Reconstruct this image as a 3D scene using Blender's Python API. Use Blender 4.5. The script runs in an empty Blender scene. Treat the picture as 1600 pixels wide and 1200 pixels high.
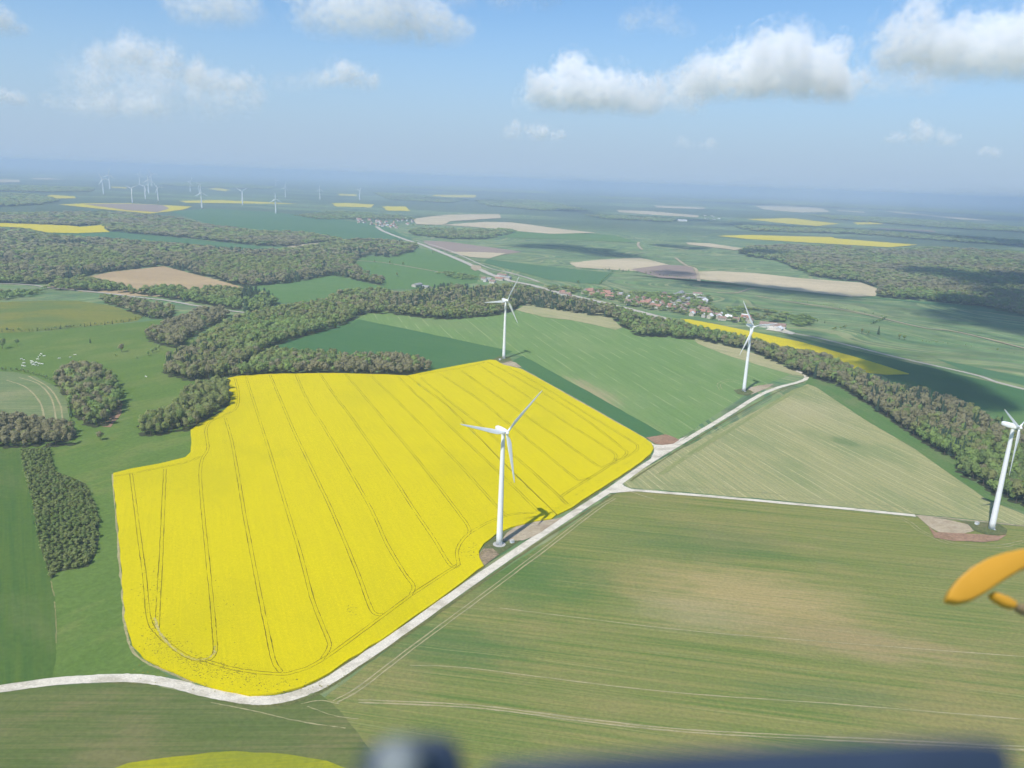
import bpy, bmesh, math, random
import numpy as np
from mathutils import Vector, Matrix

random.seed(7); RNG = np.random.default_rng(7)
R = math.radians
S = bpy.context.scene
COL = S.collection

# ------------------------------------------------------------------ camera
CAM_H, PITCH, ROLL, F = 238.0, R(14.9), R(2.2), 1202.0
FW = np.array([0, math.cos(PITCH), -math.sin(PITCH)])
UP0 = np.array([0, math.sin(PITCH), math.cos(PITCH)])
RT0 = np.array([1.0, 0, 0])
IR = math.cos(ROLL) * RT0 + math.sin(ROLL) * UP0
IU = -math.sin(ROLL) * RT0 + math.cos(ROLL) * UP0
CAMP = np.array([0, 0, CAM_H])


def ray(px, py):
    return FW + IR * (px - 800) / F + IU * (600 - py) / F


def gp(px, py, z=0.0):
    d = ray(px, py)
    t = (z - CAM_H) / d[2]
    p = CAMP + d * t
    return np.array([p[0], p[1], z])


def proj(P):
    d = np.asarray(P) - CAMP
    w = d @ FW
    return 800 + F * (d @ IR) / w, 600 - F * (d @ IU) / w


cam_d = bpy.data.cameras.new('camera')
cam = bpy.data.objects.new('camera', cam_d); COL.objects.link(cam)
cam_d.sensor_fit = 'HORIZONTAL'; cam_d.sensor_width = 34.6; cam_d.lens = 34.6 * F / 1600
cam_d.clip_start = 0.01; cam_d.clip_end = 400000
M = Matrix(((IR[0], IU[0], -FW[0], 0), (IR[1], IU[1], -FW[1], 0), (IR[2], IU[2], -FW[2], CAM_H), (0, 0, 0, 1)))
cam.matrix_world = M
cam_d.dof.use_dof = True; cam_d.dof.focus_distance = 700.0
cam_d.dof.aperture_fstop = 26.0 / 4.0        # a 4 mm opening: only what is inside the cockpit blurs
S.camera = cam


# ------------------------------------------------------------------ helpers
def lin(r, g, b):
    f = lambda c: (c / 255 / 12.92) if c / 255 <= .04045 else ((c / 255 + .055) / 1.055) ** 2.4
    return (f(r), f(g), f(b), 1)


def tag(o, label, cat, group=None, kind=None):
    o['label'] = label; o['category'] = cat
    if group: o['group'] = group
    if kind: o['kind'] = kind
    return o


def empty(name, loc=(0, 0, 0), rz=0.0):
    o = bpy.data.objects.new(name, None); COL.objects.link(o)
    o.location = loc; o.rotation_euler = (0, 0, rz); o.empty_display_size = 1
    return o


def link(name, me, mat=None, parent=None, smooth=False):
    o = bpy.data.objects.new(name, me); COL.objects.link(o)
    if mat: me.materials.append(mat)
    if parent: o.parent = parent
    if smooth: me.polygons.foreach_set('use_smooth', [True] * len(me.polygons))
    return o


def bm_obj(name, bm, mat=None, parent=None, smooth=False):
    me = bpy.data.meshes.new(name); bm.normal_update(); bm.to_mesh(me); bm.free()
    return link(name, me, mat, parent, smooth)


def np_mesh(name, V, Q, tint=None, midx=None, nrm=None):
    V = np.asarray(V, np.float32); Q = np.asarray(Q, np.int32)
    k = Q.shape[1]
    me = bpy.data.meshes.new(name)
    me.vertices.add(len(V)); me.vertices.foreach_set('co', V.ravel())
    me.loops.add(Q.size); me.loops.foreach_set('vertex_index', Q.ravel())
    me.polygons.add(len(Q))
    me.polygons.foreach_set('loop_start', np.arange(0, Q.size, k, dtype=np.int32))
    if midx is not None: me.polygons.foreach_set('material_index', np.asarray(midx, np.int32))
    if tint is not None:
        a = me.attributes.new('tint', 'FLOAT', 'FACE'); a.data.foreach_set('value', np.asarray(tint, np.float32))
    if nrm is not None:
        a = me.attributes.new('nrm', 'FLOAT_VECTOR', 'POINT'); a.data.foreach_set('vector', np.asarray(nrm, np.float32).ravel())
    me.update(calc_edges=True); me.validate()
    return me


def box(bm, c, s, rz=0.0):
    r = bmesh.ops.create_cube(bm, size=1)
    m = Matrix.Translation(c) @ Matrix.Rotation(rz, 4, 'Z') @ Matrix.Diagonal((*s, 1))
    bmesh.ops.transform(bm, matrix=m, verts=r['verts'])
    return r['verts']


def lathe(bm, prof, n=24, axis='Z', M_=None):
    rings = []
    for r, h in prof:
        ring = []
        for i in range(n):
            a = 2 * math.pi * i / n
            p = Vector((r * math.cos(a), r * math.sin(a), h))
            ring.append(bm.verts.new(M_ @ p if M_ else p))
        rings.append(ring)
    for a, b in zip(rings[:-1], rings[1:]):
        for i in range(n):
            bm.faces.new((a[i], a[(i + 1) % n], b[(i + 1) % n], b[i]))
    bm.faces.new(rings[0][::-1]); bm.faces.new(rings[-1])


def catmull(pts, per=8):
    pts = [np.array(p, float) for p in pts]
    if len(pts) < 3:
        return [pts[0] + (pts[-1] - pts[0]) * t for t in np.linspace(0, 1, per + 1)]
    P = [2 * pts[0] - pts[1]] + pts + [2 * pts[-1] - pts[-2]]
    out = []
    for i in range(1, len(P) - 2):
        for k in range(per):
            t = k / per
            a, b, c, d = P[i - 1], P[i], P[i + 1], P[i + 2]
            out.append(.5 * (2 * b + (c - a) * t + (2 * a - 5 * b + 4 * c - d) * t * t + (3 * b - a - 3 * c + d) * t ** 3))
    out.append(pts[-1])
    return out


def ang(p, q):
    v = gp(*q) - gp(*p)
    return math.atan2(v[1], v[0])


# ------------------------------------------------------------------ node helper
class NT:
    def __init__(s, mat):
        mat.use_nodes = True
        s.t = mat.node_tree; s.t.nodes.clear()

    def n(s, typ, **kw):
        nd = s.t.nodes.new(typ)
        for k, v in kw.items():
            if k == 'ins':
                for kk, vv in v.items():
                    sock = nd.inputs[kk]
                    if isinstance(vv, bpy.types.NodeSocket): s.t.links.new(vv, sock)
                    else: sock.default_value = vv
            else: setattr(nd, k, v)
        return nd

    def math(s, op, a, b=None, c=None, clamp=False):
        ins = {0: a}
        if b is not None: ins[1] = b
        if c is not None: ins[2] = c
        return s.n('ShaderNodeMath', operation=op, use_clamp=clamp, ins=ins).outputs[0]

    def noise(s, vec, scale, detail=3, rough=.55, dist=0.0):
        return s.n('ShaderNodeTexNoise', ins={'Vector': vec, 'Scale': scale, 'Detail': detail, 'Roughness': rough, 'Distortion': dist}).outputs[0]

    def ramp(s, fac, a, b, lo=0.0, hi=1.0):
        return s.n('ShaderNodeMapRange', interpolation_type='SMOOTHSTEP', ins={0: fac, 1: a, 2: b, 3: lo, 4: hi}).outputs[0]

    def mix(s, fac, a, b, blend='MIX'):
        nd = s.n('ShaderNodeMix', data_type='RGBA', blend_type=blend)
        for i, v in ((0, fac), (6, a), (7, b)):
            if isinstance(v, bpy.types.NodeSocket): s.t.links.new(v, nd.inputs[i])
            else: nd.inputs[i].default_value = v
        return nd.outputs[2]

    def mapping(s, vec, rot=0.0, scale=(1, 1, 1), loc=(0, 0, 0)):
        # TEXTURE order: subtract loc, unrotate, divide by scale
        return s.n('ShaderNodeMapping', vector_type='TEXTURE', ins={0: vec, 1: loc, 2: (0, 0, rot), 3: scale}).outputs[0]

    def pos(s):
        return s.n('ShaderNodeNewGeometry').outputs['Position']

    def out(s, col, rough=.9, spec=.1, metal=0.0, bump=None):
        b = s.n('ShaderNodeBsdfPrincipled', ins={'Base Color': col, 'Roughness': rough, 'Specular IOR Level': spec, 'Metallic': metal})
        if bump is not None: s.t.links.new(bump, b.inputs['Normal'])
        o = s.n('ShaderNodeOutputMaterial'); s.t.links.new(b.outputs[0], o.inputs[0])
        return b


def plain(name, col, rough=.6, spec=.3, var=.08, vs=1.0):
    m = bpy.data.materials.new(name); t = NT(m)
    tc = t.n('ShaderNodeTexCoord').outputs['Object']
    nz = t.noise(tc, vs, 4)
    c = t.mix(t.ramp(nz, .3, .7), tuple(x * (1 - var) for x in col[:3]) + (1,), tuple(min(1, x * (1 + var)) for x in col[:3]) + (1,))
    t.out(c, rough, spec)
    return m


def crop(name, a, b, c=None, angle=0.0, width=6.0, length=160.0, streak=.8, patch=140.0, camt=.5,
         fine=.12, fs=.5, lines=None, patches=()):
    """Field surface: colour a and b in streaks along the sowing direction, colour c in broad patches."""
    m = bpy.data.materials.new(name); t = NT(m)
    P = t.pos()
    v = t.mapping(P, angle, (length, width, 1))
    s1 = t.noise(v, 1.0, 5, .62)
    v2 = t.mapping(P, angle, (length * .45, width * .3, 1), (31, 17, 0))
    s2 = t.noise(v2, 1.0, 3, .6)
    f = t.math('ADD', t.math('MULTIPLY', s1, .65), t.math('MULTIPLY', s2, .35))
    f = t.ramp(f, .5 - .22 / max(streak, .05) * .6, .5 + .22 / max(streak, .05) * .6)
    col = t.mix(f, a, b)
    if c is not None:
        pv = t.mapping(P, angle, (patch * 1.8, patch, 1), (7, 91, 0))
        pn = t.noise(pv, 1.0, 4, .6, .4)
        pn = t.math('ADD', pn, t.math('MULTIPLY', t.math('SUBTRACT', s2, .5), .25))
        col = t.mix(t.math('MULTIPLY', t.ramp(pn, .46, .66), camt), col, c)
    for (cx, cy, ex, ey, cc, st) in patches:
        C0 = gp(cx, cy); ax = gp(*ex) - C0; ay = gp(*ey) - C0
        rx = np.hypot(*ax[:2]); ry = np.hypot(*ay[:2]); an = math.atan2(ax[1], ax[0])
        wv = t.n('ShaderNodeVectorMath', operation='ADD', ins={0: t.mapping(P, an, (rx, ry, 1), (C0[0], C0[1], 0))})
        nz = t.n('ShaderNodeTexNoise', ins={'Vector': t.mapping(P, an, (rx * .8, ry * .5, 1)), 'Scale': 1.6, 'Detail': 5, 'Roughness': .65})
        off = t.n('ShaderNodeVectorMath', operation='SUBTRACT', ins={0: nz.outputs[1], 1: (.5, .5, .5)})
        sc = t.n('ShaderNodeVectorMath', operation='SCALE', ins={0: off.outputs[0]}); sc.inputs['Scale'].default_value = 1.5
        t.t.links.new(sc.outputs[0], wv.inputs[1])
        fl = t.n('ShaderNodeVectorMath', operation='MULTIPLY', ins={0: wv.outputs[0], 1: (1, 1, 0)})
        ln = t.n('ShaderNodeVectorMath', operation='LENGTH', ins={0: fl.outputs[0]}).outputs['Value']
        mk = t.math('MULTIPLY', t.ramp(ln, .2, 1.15, 1, 0), st)
        mk = t.math('MULTIPLY', mk, t.ramp(s2, .2, .6, .45, 1))
        col = t.mix(mk, col, cc)
    if lines:
        per, wdt, lc, amt = lines
        lv = t.mapping(P, angle, (1, per, 1))
        y = t.n('ShaderNodeSeparateXYZ', ins={0: lv}).outputs[1]
        wob = t.noise(t.mapping(P, angle, (90, 40, 1)), 1.0, 2)
        y = t.math('ADD', y, t.math('MULTIPLY', wob, .25))
        fr = t.math('ABSOLUTE', t.math('SUBTRACT', t.math('FRACT', y), .5))
        ml = t.math('LESS_THAN', fr, wdt / per / 2)
        brk = t.ramp(t.noise(t.mapping(P, angle, (60, per * 1.3, 1), (3, 8, 0)), 1.0, 2), .42, .62)
        col = t.mix(t.math('MULTIPLY', t.math('MULTIPLY', ml, brk), amt), col, lc)
    fn = t.noise(P, fs, 3, .7)
    g = t.ramp(fn, .25, .75, 1 - fine, 1 + fine)
    gc = t.n('ShaderNodeCombineXYZ', ins={0: g, 1: g, 2: g}).outputs[0]
    col = t.mix(1.0, col, gc, 'MULTIPLY')
    t.out(col, .95, .0)
    return m


# ------------------------------------------------------------------ field sheets
def outline(pts, per=1, smooth=False, jit=.02, z=0.0):
    g = [gp(x, y)[:2] for x, y in pts]
    if smooth:
        g = catmull(g + [g[0]], 6)[:-1]
    out = []
    for i, a in enumerate(g):
        b = g[(i + 1) % len(g)]
        L = np.hypot(*(b - a)); D = max(150, np.hypot(*a))
        n = max(1, min(40, int(L / max(6, D / 60))))
        for k in range(n):
            p = a + (b - a) * k / n
            if k: p = p + RNG.normal(0, 1, 2) * max(.35, D / 60 * jit)
            out.append((p[0], p[1]))
    return out


NS = [0]
def sheet(name, pts, mat, layer, label, cat='field', smooth=False, kind='structure', z=None, thick=0.0, group=None, jit=.02):
    D = np.hypot(*np.mean([gp(*p)[:2] for p in pts], axis=0))
    NS[0] += 1
    zz = (layer * (.05 if D < 1300 else .15 if D < 3000 else .4)) if z is None else z
    zz += NS[0] * (.0004 if D < 1300 else .003)
    o2 = outline(pts, smooth=smooth, jit=jit)
    bm = bmesh.new()
    top = [bm.verts.new((x, y, zz + thick)) for x, y in o2]
    f = bm.faces.new(top)
    if f.normal.z < 0 or (f.normal_update() or f.normal.z < 0): f.normal_flip()
    if thick:
        bot = [bm.verts.new((x, y, zz - .02)) for x, y in o2]
        n = len(top)
        for i in range(n):
            bm.faces.new((top[i], top[(i + 1) % n], bot[(i + 1) % n], bot[i]))
        bmesh.ops.recalc_face_normals(bm, faces=bm.faces)
    bmesh.ops.triangulate(bm, faces=[fc for fc in bm.faces if len(fc.verts) > 4])
    o = bm_obj(name, bm, mat)
    tag(o, label, cat, group, kind)
    return o


def ribbon_geo(bm, pts, w, z, smooth=True, jit=.0, ground=False):
    g = pts if ground else [gp(x, y)[:2] for x, y in pts]
    g = catmull(g, 8) if smooth else [np.array(p) for p in g]
    prev = None
    for i, p in enumerate(g):
        d = g[min(i + 1, len(g) - 1)] - g[max(i - 1, 0)]
        d = d / (np.hypot(*d) + 1e-9); nrm = np.array([-d[1], d[0]])
        ww = w[0] + (w[1] - w[0]) * i / (len(g) - 1) if isinstance(w, tuple) else w
        a = p + nrm * (ww / 2 + random.gauss(0, jit)); b = p - nrm * (ww / 2 + random.gauss(0, jit))
        va, vb = bm.verts.new((a[0], a[1], z)), bm.verts.new((b[0], b[1], z))
        if prev: bm.faces.new((prev[1], vb, va, prev[0]))
        prev = (va, vb)


def road(name, pts, w, mat, layer, label, cat='track', jit=.0, smooth=True, kind='structure'):
    bm = bmesh.new()
    D = np.hypot(*np.mean([gp(*p)[:2] for p in pts], axis=0)); NS[0] += 1
    ribbon_geo(bm, pts, w, layer * (.05 if D < 1300 else .15 if D < 3000 else .4) + NS[0] * (.0004 if D < 1300 else .003), smooth, jit)
    return tag(bm_obj(name, bm, mat), label, cat, None, kind)


HAZE = 1.2e-4; CLD = .22
# ------------------------------------------------------------------ render, light, sky
S.render.engine = 'CYCLES'
S.view_settings.view_transform = 'Standard'; S.view_settings.look = 'None'
S.view_settings.exposure = 0.28; S.view_settings.gamma = 1.0
S.cycles.use_denoising = True
S.cycles.use_adaptive_sampling = True; S.cycles.adaptive_threshold = .035; S.cycles.adaptive_min_samples = 16
S.cycles.max_bounces = 14; S.cycles.diffuse_bounces = 3; S.cycles.volume_bounces = 10
S.cycles.transparent_max_bounces = 16
S.cycles.volume_step_rate = .7; S.cycles.volume_max_steps = 512

SUN_EL, SUN_AZ = R(52), R(211)          # azimuth clockwise from +Y: behind the camera, to the left
sd = Vector((math.sin(SUN_AZ) * math.cos(SUN_EL), math.cos(SUN_AZ) * math.cos(SUN_EL), math.sin(SUN_EL)))
L = bpy.data.lights.new('sun', 'SUN'); L.energy = 4.0; L.angle = R(.53); L.color = (1, .97, .93)
lo = bpy.data.objects.new('sun', L); COL.objects.link(lo)
lo.rotation_euler = (-sd).to_track_quat('-Z', 'Y').to_euler(); lo.location = (0, 0, 500)

W = bpy.data.worlds.new('World'); S.world = W; W.use_nodes = True
wt = W.node_tree; wt.nodes.clear()
sky = wt.nodes.new('ShaderNodeTexSky'); sky.sky_type = 'NISHITA'; sky.sun_disc = False
sky.sun_elevation = SUN_EL; sky.sun_rotation = SUN_AZ; sky.altitude = 400
sky.air_density = 1.0; sky.dust_density = .25; sky.ozone_density = 1.6
bg = wt.nodes.new('ShaderNodeBackground'); bg.inputs[1].default_value = .12
wo = wt.nodes.new('ShaderNodeOutputWorld')
# the sky whitens towards the horizon: a blue-grey haze layer over the whole country
tcw = wt.nodes.new('ShaderNodeTexCoord'); sx = wt.nodes.new('ShaderNodeSeparateXYZ'); wt.links.new(tcw.outputs['Generated'], sx.inputs[0])
mr_ = wt.nodes.new('ShaderNodeMapRange'); mr_.interpolation_type = 'SMOOTHSTEP'
for i_, v_ in ((1, 0.0), (2, .25), (3, 1.0), (4, .0)): mr_.inputs[i_].default_value = v_
wt.links.new(sx.outputs[2], mr_.inputs[0])
mxw = wt.nodes.new('ShaderNodeMix'); mxw.data_type = 'RGBA'
mxw.inputs[7].default_value = (2.85, 3.78, 4.95, 1)
wt.links.new(mr_.outputs[0], mxw.inputs[0]); tn = wt.nodes.new('ShaderNodeMix'); tn.data_type = 'RGBA'; tn.blend_type = 'MULTIPLY'; tn.inputs[0].default_value = 1
tn.inputs[7].default_value = (.64, .84, .99, 1); wt.links.new(sky.outputs[0], tn.inputs[6]); wt.links.new(tn.outputs[2], mxw.inputs[6])
wt.links.new(mxw.outputs[2], bg.inputs[0]); wt.links.new(bg.outputs[0], wo.inputs[0])

# haze: the air over the whole plain, sky and clouds outside
bm = bmesh.new(); box(bm, (0, 0, (262 - 1) / 2), (170000, 170000, 263))
hm = bpy.data.materials.new('haze_air'); hm.use_nodes = True; hm.node_tree.nodes.clear()
pv = hm.node_tree.nodes.new('ShaderNodeVolumePrincipled'); ho = hm.node_tree.nodes.new('ShaderNodeOutputMaterial')
pv.inputs['Color'].default_value = (.6, .74, .93, 1); pv.inputs['Density'].default_value = HAZE
pv.inputs['Anisotropy'].default_value = 0.0
hm.node_tree.links.new(pv.outputs[0], ho.inputs['Volume'])
tag(bm_obj('haze', bm, hm), 'pale blue haze hanging over the plain and thickening to the horizon', 'haze', None, 'stuff')
# ------------------------------------------------------------------ materials of the land
GREEN = (.075, .15, .045, 1); GREEN_D = (.035, .1, .045, 1); TEAL = (.05, .12, .065, 1)
TAN = (.33, .27, .13, 1); TAN_L = (.45, .38, .22, 1); BROWN = (.22, .15, .09, 1)
gravel = crop('white_gravel', (.7, .64, .52, 1), (.6, .54, .43, 1), (.38, .33, .23, 1), 0, 2, 3, .6, 10, .6, .14, 1.2)
dust = crop('pale_dirt', (.46, .38, .265, 1), (.35, .28, .18, 1), (.28, .2, .13, 1), .3, 4, 8, .6, 14, .6, .15, .8)
red_soil = crop('red_soil', (.27, .16, .1, 1), (.36, .23, .15, 1), (.22, .14, .08, 1), .5, 3, 6, .7, 10, .6, .25, .7)
mound = crop('rough_grass', (.085, .11, .04, 1), (.14, .15, .06, 1), (.2, .17, .09, 1), .2, 4, 6, .6, 12, .5, .25, .5)
asphalt = crop('road_surface', (.5, .45, .37, 1), (.4, .36, .3, 1), None, 0, 5, 40, .5, 30, .5, .06, .3)

# the plain itself: a patchwork of fields, meadow and fallow
m = bpy.data.materials.new('plain_land'); t = NT(m)
P = t.pos()
wv = t.n('ShaderNodeTexNoise', ins={'Vector': P, 'Scale': .0011, 'Detail': 2})
wo_ = t.n('ShaderNodeVectorMath', operation='SCALE', ins={0: wv.outputs[1]}); wo_.inputs['Scale'].default_value = 350
P2 = t.n('ShaderNodeVectorMath', operation='ADD', ins={0: P, 1: wo_.outputs[0]}).outputs[0]
vo = t.n('ShaderNodeTexVoronoi', feature='F1', distance='CHEBYCHEV', ins={'Vector': t.mapping(P2, R(-24), (620, 330, 1)), 'Scale': 1.0, 'Randomness': .8})
sp = t.n('ShaderNodeSeparateColor', ins={0: vo.outputs['Color']})
rp = t.n('ShaderNodeValToRGB', ins={0: sp.outputs[0]}); cr = rp.color_ramp; cr.interpolation = 'CONSTANT'
for p, c in ((0, (0.090, 0.168, 0.066, 1)), (.2, (0.132, 0.222, 0.078, 1)), (.42, (0.180, 0.252, 0.096, 1)), (.58, (0.102, 0.186, 0.084, 1)), (.74, (0.240, 0.264, 0.120, 1)), (.86, (0.072, 0.144, 0.066, 1))):
    e = cr.elements.new(p); e.color = c
cr.elements.remove(cr.elements[0]); cr.elements.remove(cr.elements[-1])
far_t = t.n('ShaderNodeVectorMath', operation='LENGTH', ins={0: P}).outputs['Value']
s_ = t.noise(t.mapping(P, R(-20), (300, 40, 1)), 1.0, 4)
col = t.mix(t.ramp(s_, .35, .7, 0, .5), rp.outputs[0], (.24, .24, .12, 1))
# beyond four kilometres most of the plateau is woodland
wn = t.noise(t.mapping(P, R(-12), (2600, 1100, 1), (700, 0, 0)), 1.0, 5, .6)
wf = t.math('MULTIPLY', t.ramp(wn, .4, .5), t.ramp(far_t, 3600, 4600))
col = t.mix(t.math('MULTIPLY', wf, .75), col, (.06, .09, .055, 1))
n2 = t.noise(P, .02, 5, .65)
g = t.ramp(n2, .25, .75, .8, 1.2)
col = t.mix(1.0, col, t.n('ShaderNodeCombineXYZ', ins={0: g, 1: g, 2: g}).outputs[0], 'MULTIPLY')
t.out(col, .95, .05)
bm = bmesh.new()
k = 16; E_ = 80000
gv = [[bm.verts.new((-E_ + 2 * E_ * i / k, -E_ + 2 * E_ * j / k, 0)) for j in range(k + 1)] for i in range(k + 1)]
for i in range(k):
    for j in range(k): bm.faces.new((gv[i][j], gv[i + 1][j], gv[i + 1][j + 1], gv[i][j + 1]))
tag(bm_obj('ground', bm, m), 'wide green plain of meadows and crops under the haze', 'ground', None, 'structure')

# ------------------------------------------------------------------ near fields
aR = ang((646, 797), (550, 655))
aH = ang((700, 1010), (1300, 1085))
rape = crop('rapeseed_flowers', (.615, .505, .0005, 1), (.56, .46, .001, 1), (.48, .41, .003, 1), aR, 2.2, 60, .5, 90, .45, .07, .7)
meadow_m = crop('meadow_grass', (.1, .165, .034, 1), (.13, .195, .044, 1), (.18, .21, .06, 1), R(60), 22, 90, .5, 60, .6, .14, .3)
sheet('meadow', [(-60, 520), (60, 519), (120, 512), (220, 503), (275, 498), (330, 560), (360, 600), (360, 640), (300, 670), (300, 716), (180, 745), (195, 900), (197, 960), (208, 1012), (232, 1036), (265, 1056), (232, 1064), (180, 1062), (80, 1068), (-60, 1090)],
      meadow_m, 1, 'smooth dark green meadow left of the large yellow field', 'meadow')
lf = crop('young_wheat', (.095, .15, .03, 1), (.065, .125, .03, 1), (.16, .185, .06, 1), ang((40, 1000), (30, 760)), 4, 120, .7, 60, .5, .1, .3)
sheet('wheat_field', [(-60, 700), (32, 702), (50, 780), (66, 850), (80, 905), (87, 960), (88, 1020), (80, 1064), (-60, 1088)], lf, 2,
      'narrow light green wheat field at the left edge beside the dark scrub', 'field')
pg = crop('mown_grass', (.12, .18, .07, 1), (.2, .23, .1, 1), (.3, .28, .14, 1), ang((0, 640), (80, 640)), 4, 120, .8, 60, .6, .12, .3)
sheet('mown_field', [(-60, 580), (20, 581), (55, 588), (90, 605), (105, 628), (108, 650), (104, 668), (-60, 664)], pg, 2, 'rounded pale green mown field between hedge and copse', 'field', smooth=False)
yg = crop('fading_crop', (.17, .19, .04, 1), (.21, .2, .045, 1), (.09, .16, .05, 1), R(10), 12, 150, .6, 100, .6, .1, .15)
sheet('mustard_field', [(-60, 476), (0, 472), (60, 470), (120, 470), (170, 477), (225, 494), (214, 502), (120, 512), (50, 519), (-60, 522)], yg, 2, 'olive yellow field with dark hedge line along its lower side', 'field')

hA = (.118, .176, .04, 1); hB = (.25, .232, .075, 1)
big = crop('thin_wheat', hA, hB, (.3, .235, .1, 1), aH, 3.0, 260, .85, 75, .45, .14, .5, (21, .7, (.4, .35, .17, 1), .3),
           [(1180, 930, (1420, 960), (1190, 985), (.4, .3, .135, 1), .8), (1330, 1000, (1560, 1030), (1335, 1040), (.35, .255, .13, 1), .65),
            (1090, 960, (1230, 975), (1092, 1000), (.35, .29, .15, 1), .55),
            (830, 900, (980, 915), (842, 960), (.07, .15, .038, 1), .8), (700, 1010, (860, 1030), (712, 1060), (.06, .135, .045, 1), .55),
            (1100, 850, (1300, 865), (1100, 885), (.09, .15, .05, 1), .55), (1300, 1085, (1480, 1100), (1305, 1110), (.09, .15, .055, 1), .5)])
sheet('wheat_field', [(966, 768), (1000, 767), (1200, 785), (1430, 808), (1500, 814), (1700, 832), (2000, 900), (2000, 1500), (700, 1500), (560, 1180), (505, 1092), (560, 1050), (700, 945), (850, 850)], big, 1,
      'huge thin green and tan striped wheat field filling the lower right', 'field')
sm = crop('grass_ley', (.09, .13, .033, 1), (.15, .165, .055, 1), (.21, .18, .08, 1), ang((50, 1140), (400, 1140)), 5, 120, .75, 50, .6, .12, .4)
sheet('grass_field', [(-80, 1095), (0, 1082), (80, 1071), (180, 1066), (232, 1069), (300, 1084), (380, 1100), (440, 1100), (500, 1085), (530, 1110), (600, 1200), (700, 1500), (-300, 1500)], sm, 2,
      'mottled green and brown grass field below the curving white track', 'field')
tri = crop('straw_wheat', (.36, .33, .15, 1), (.25, .265, .115, 1), (.18, .23, .09, 1), ang((1200, 690), (1375, 787)), 2.2, 170, 1.1, 60, .55, .16, .6, (7.5, .7, (.54, .48, .27, 1), .75),
           [(1260, 640, (1340, 670), (1230, 660), (.4, .35, .19, 1), .5), (1320, 690, (1350, 700), (1312, 696), (.1, .17, .06, 1), .7)])
sheet('straw_field', [(975, 757), (980, 748), (1000, 735), (1130, 668), (1262, 600), (1275, 605), (1350, 655), (1430, 702), (1500, 752), (1550, 784), (1640, 820), (1640, 826), (1500, 809), (1430, 803), (1200, 780), (1000, 763), (982, 762)], tri, 2,
      'straw coloured triangular wheat field with slanting pale drill lines', 'field')
vg = crop('verge_grass', (.085, .165, .045, 1), (.11, .18, .055, 1), (.2, .2, .09, 1), ang((1300, 625), (1480, 735)), 5, 60, .6, 40, .4, .12, .4)
sheet('grass_verge', [(1258, 599), (1266, 585), (1310, 596), (1352, 630), (1400, 663), (1450, 695), (1500, 722), (1503, 742), (1560, 775), (1640, 800), (1640, 812), (1545, 783), (1495, 748), (1430, 702), (1350, 655), (1275, 605)], vg, 3,
      'bright green grass strip between the straw field and the wood', 'verge')
gD = crop('green_wheat', (.135, .22, .068, 1), (.17, .26, .085, 1), (.21, .275, .105, 1), ang((1020, 537), (1145, 596)), 4, 260, .8, 90, .5, .08, .3, (19, 1.6, (.3, .35, .16, 1), .75),
          [(920, 612, (975, 645), (905, 620), (.36, .29, .16, 1), .8), (690, 505, (800, 525), (680, 512), (.18, .24, .09, 1), .7), (1010, 670, (1050, 690), (1000, 660), (.22, .25, .1, 1), .6)])
sheet('wheat_field', [(545, 505), (575, 488), (620, 487), (680, 495), (735, 492), (790, 484), (825, 474), (875, 478), (950, 492), (980, 515), (1030, 522), (1085, 528), (1150, 550), (1238, 584), (1190, 603), (1165, 617), (1110, 653), (1058, 688), (1040, 680), (815, 557), (790, 549)], gD, 2,
      'large fresh green wheat field with pale tramlines between the two white turbines', 'field')
dk = crop('lush_or_shaded_wheat', (.058, .14, .05, 1), (.07, .155, .056, 1), (.085, .165, .06, 1), ang((560, 500), (800, 548)), 6, 200, .5, 120, .4, .06, .3)
sheet('wheat_field', [(415, 545), (430, 530), (487, 514), (560, 499), (640, 515), (801, 549), (789, 556), (765, 563), (680, 580), (640, 590), (600, 560), (500, 552)], dk, 3,
      'deep green wheat field behind the tree strip above the yellow field', 'field')
sheet('wheat_field', [(795, 568), (806, 561), (817, 556), (930, 618), (1040, 680), (1020, 684), (1011, 687), (900, 624)], dk, 4,
      'dark green crop strip running along the far side of the yellow fields', 'field')
pale = crop('dry_headland', (.42, .36, .2, 1), (.3, .3, .14, 1), (.16, .22, .08, 1), ang((860, 490), (960, 510)), 5, 90, .8, 40, .35, .1, .3)
sheet('bare_patch', [(806, 484), (826, 473), (876, 477), (952, 492), (972, 512), (962, 516), (930, 508), (890, 500), (850, 496)], pale, 3,
      'pale sandy patch at the top corner of the green wheat field', 'field', jit=.05)
sheet('bare_strip', [(1083, 527), (1150, 543), (1200, 560), (1240, 579), (1262, 588), (1240, 586), (1190, 572), (1130, 553), (1090, 537)], pale, 4,
      'pale dry strip between the green wheat field and the wood', 'field', jit=.04)

# ------------------------------------------------------------------ rapeseed in flower
def crop_lines(parent, name, lines, col, w=.36, gap=2.1, z=1.16):
    bm = bmesh.new()
    for ln in lines:
        g = catmull([gp(x, y)[:2] for x, y in ln], 10)
        for sgn in (-1, 1):
            pts = []
            for i, p in enumerate(g):
                d = g[min(i + 1, len(g) - 1)] - g[max(i - 1, 0)]; d = d / (np.hypot(*d) + 1e-9)
                pts.append(p + np.array([-d[1], d[0]]) * sgn * gap / 2)
            ribbon_geo(bm, pts, w, z + random.uniform(0, .05), False, .1, ground=True)
    return bm_obj(name, bm, col, parent)


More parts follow.
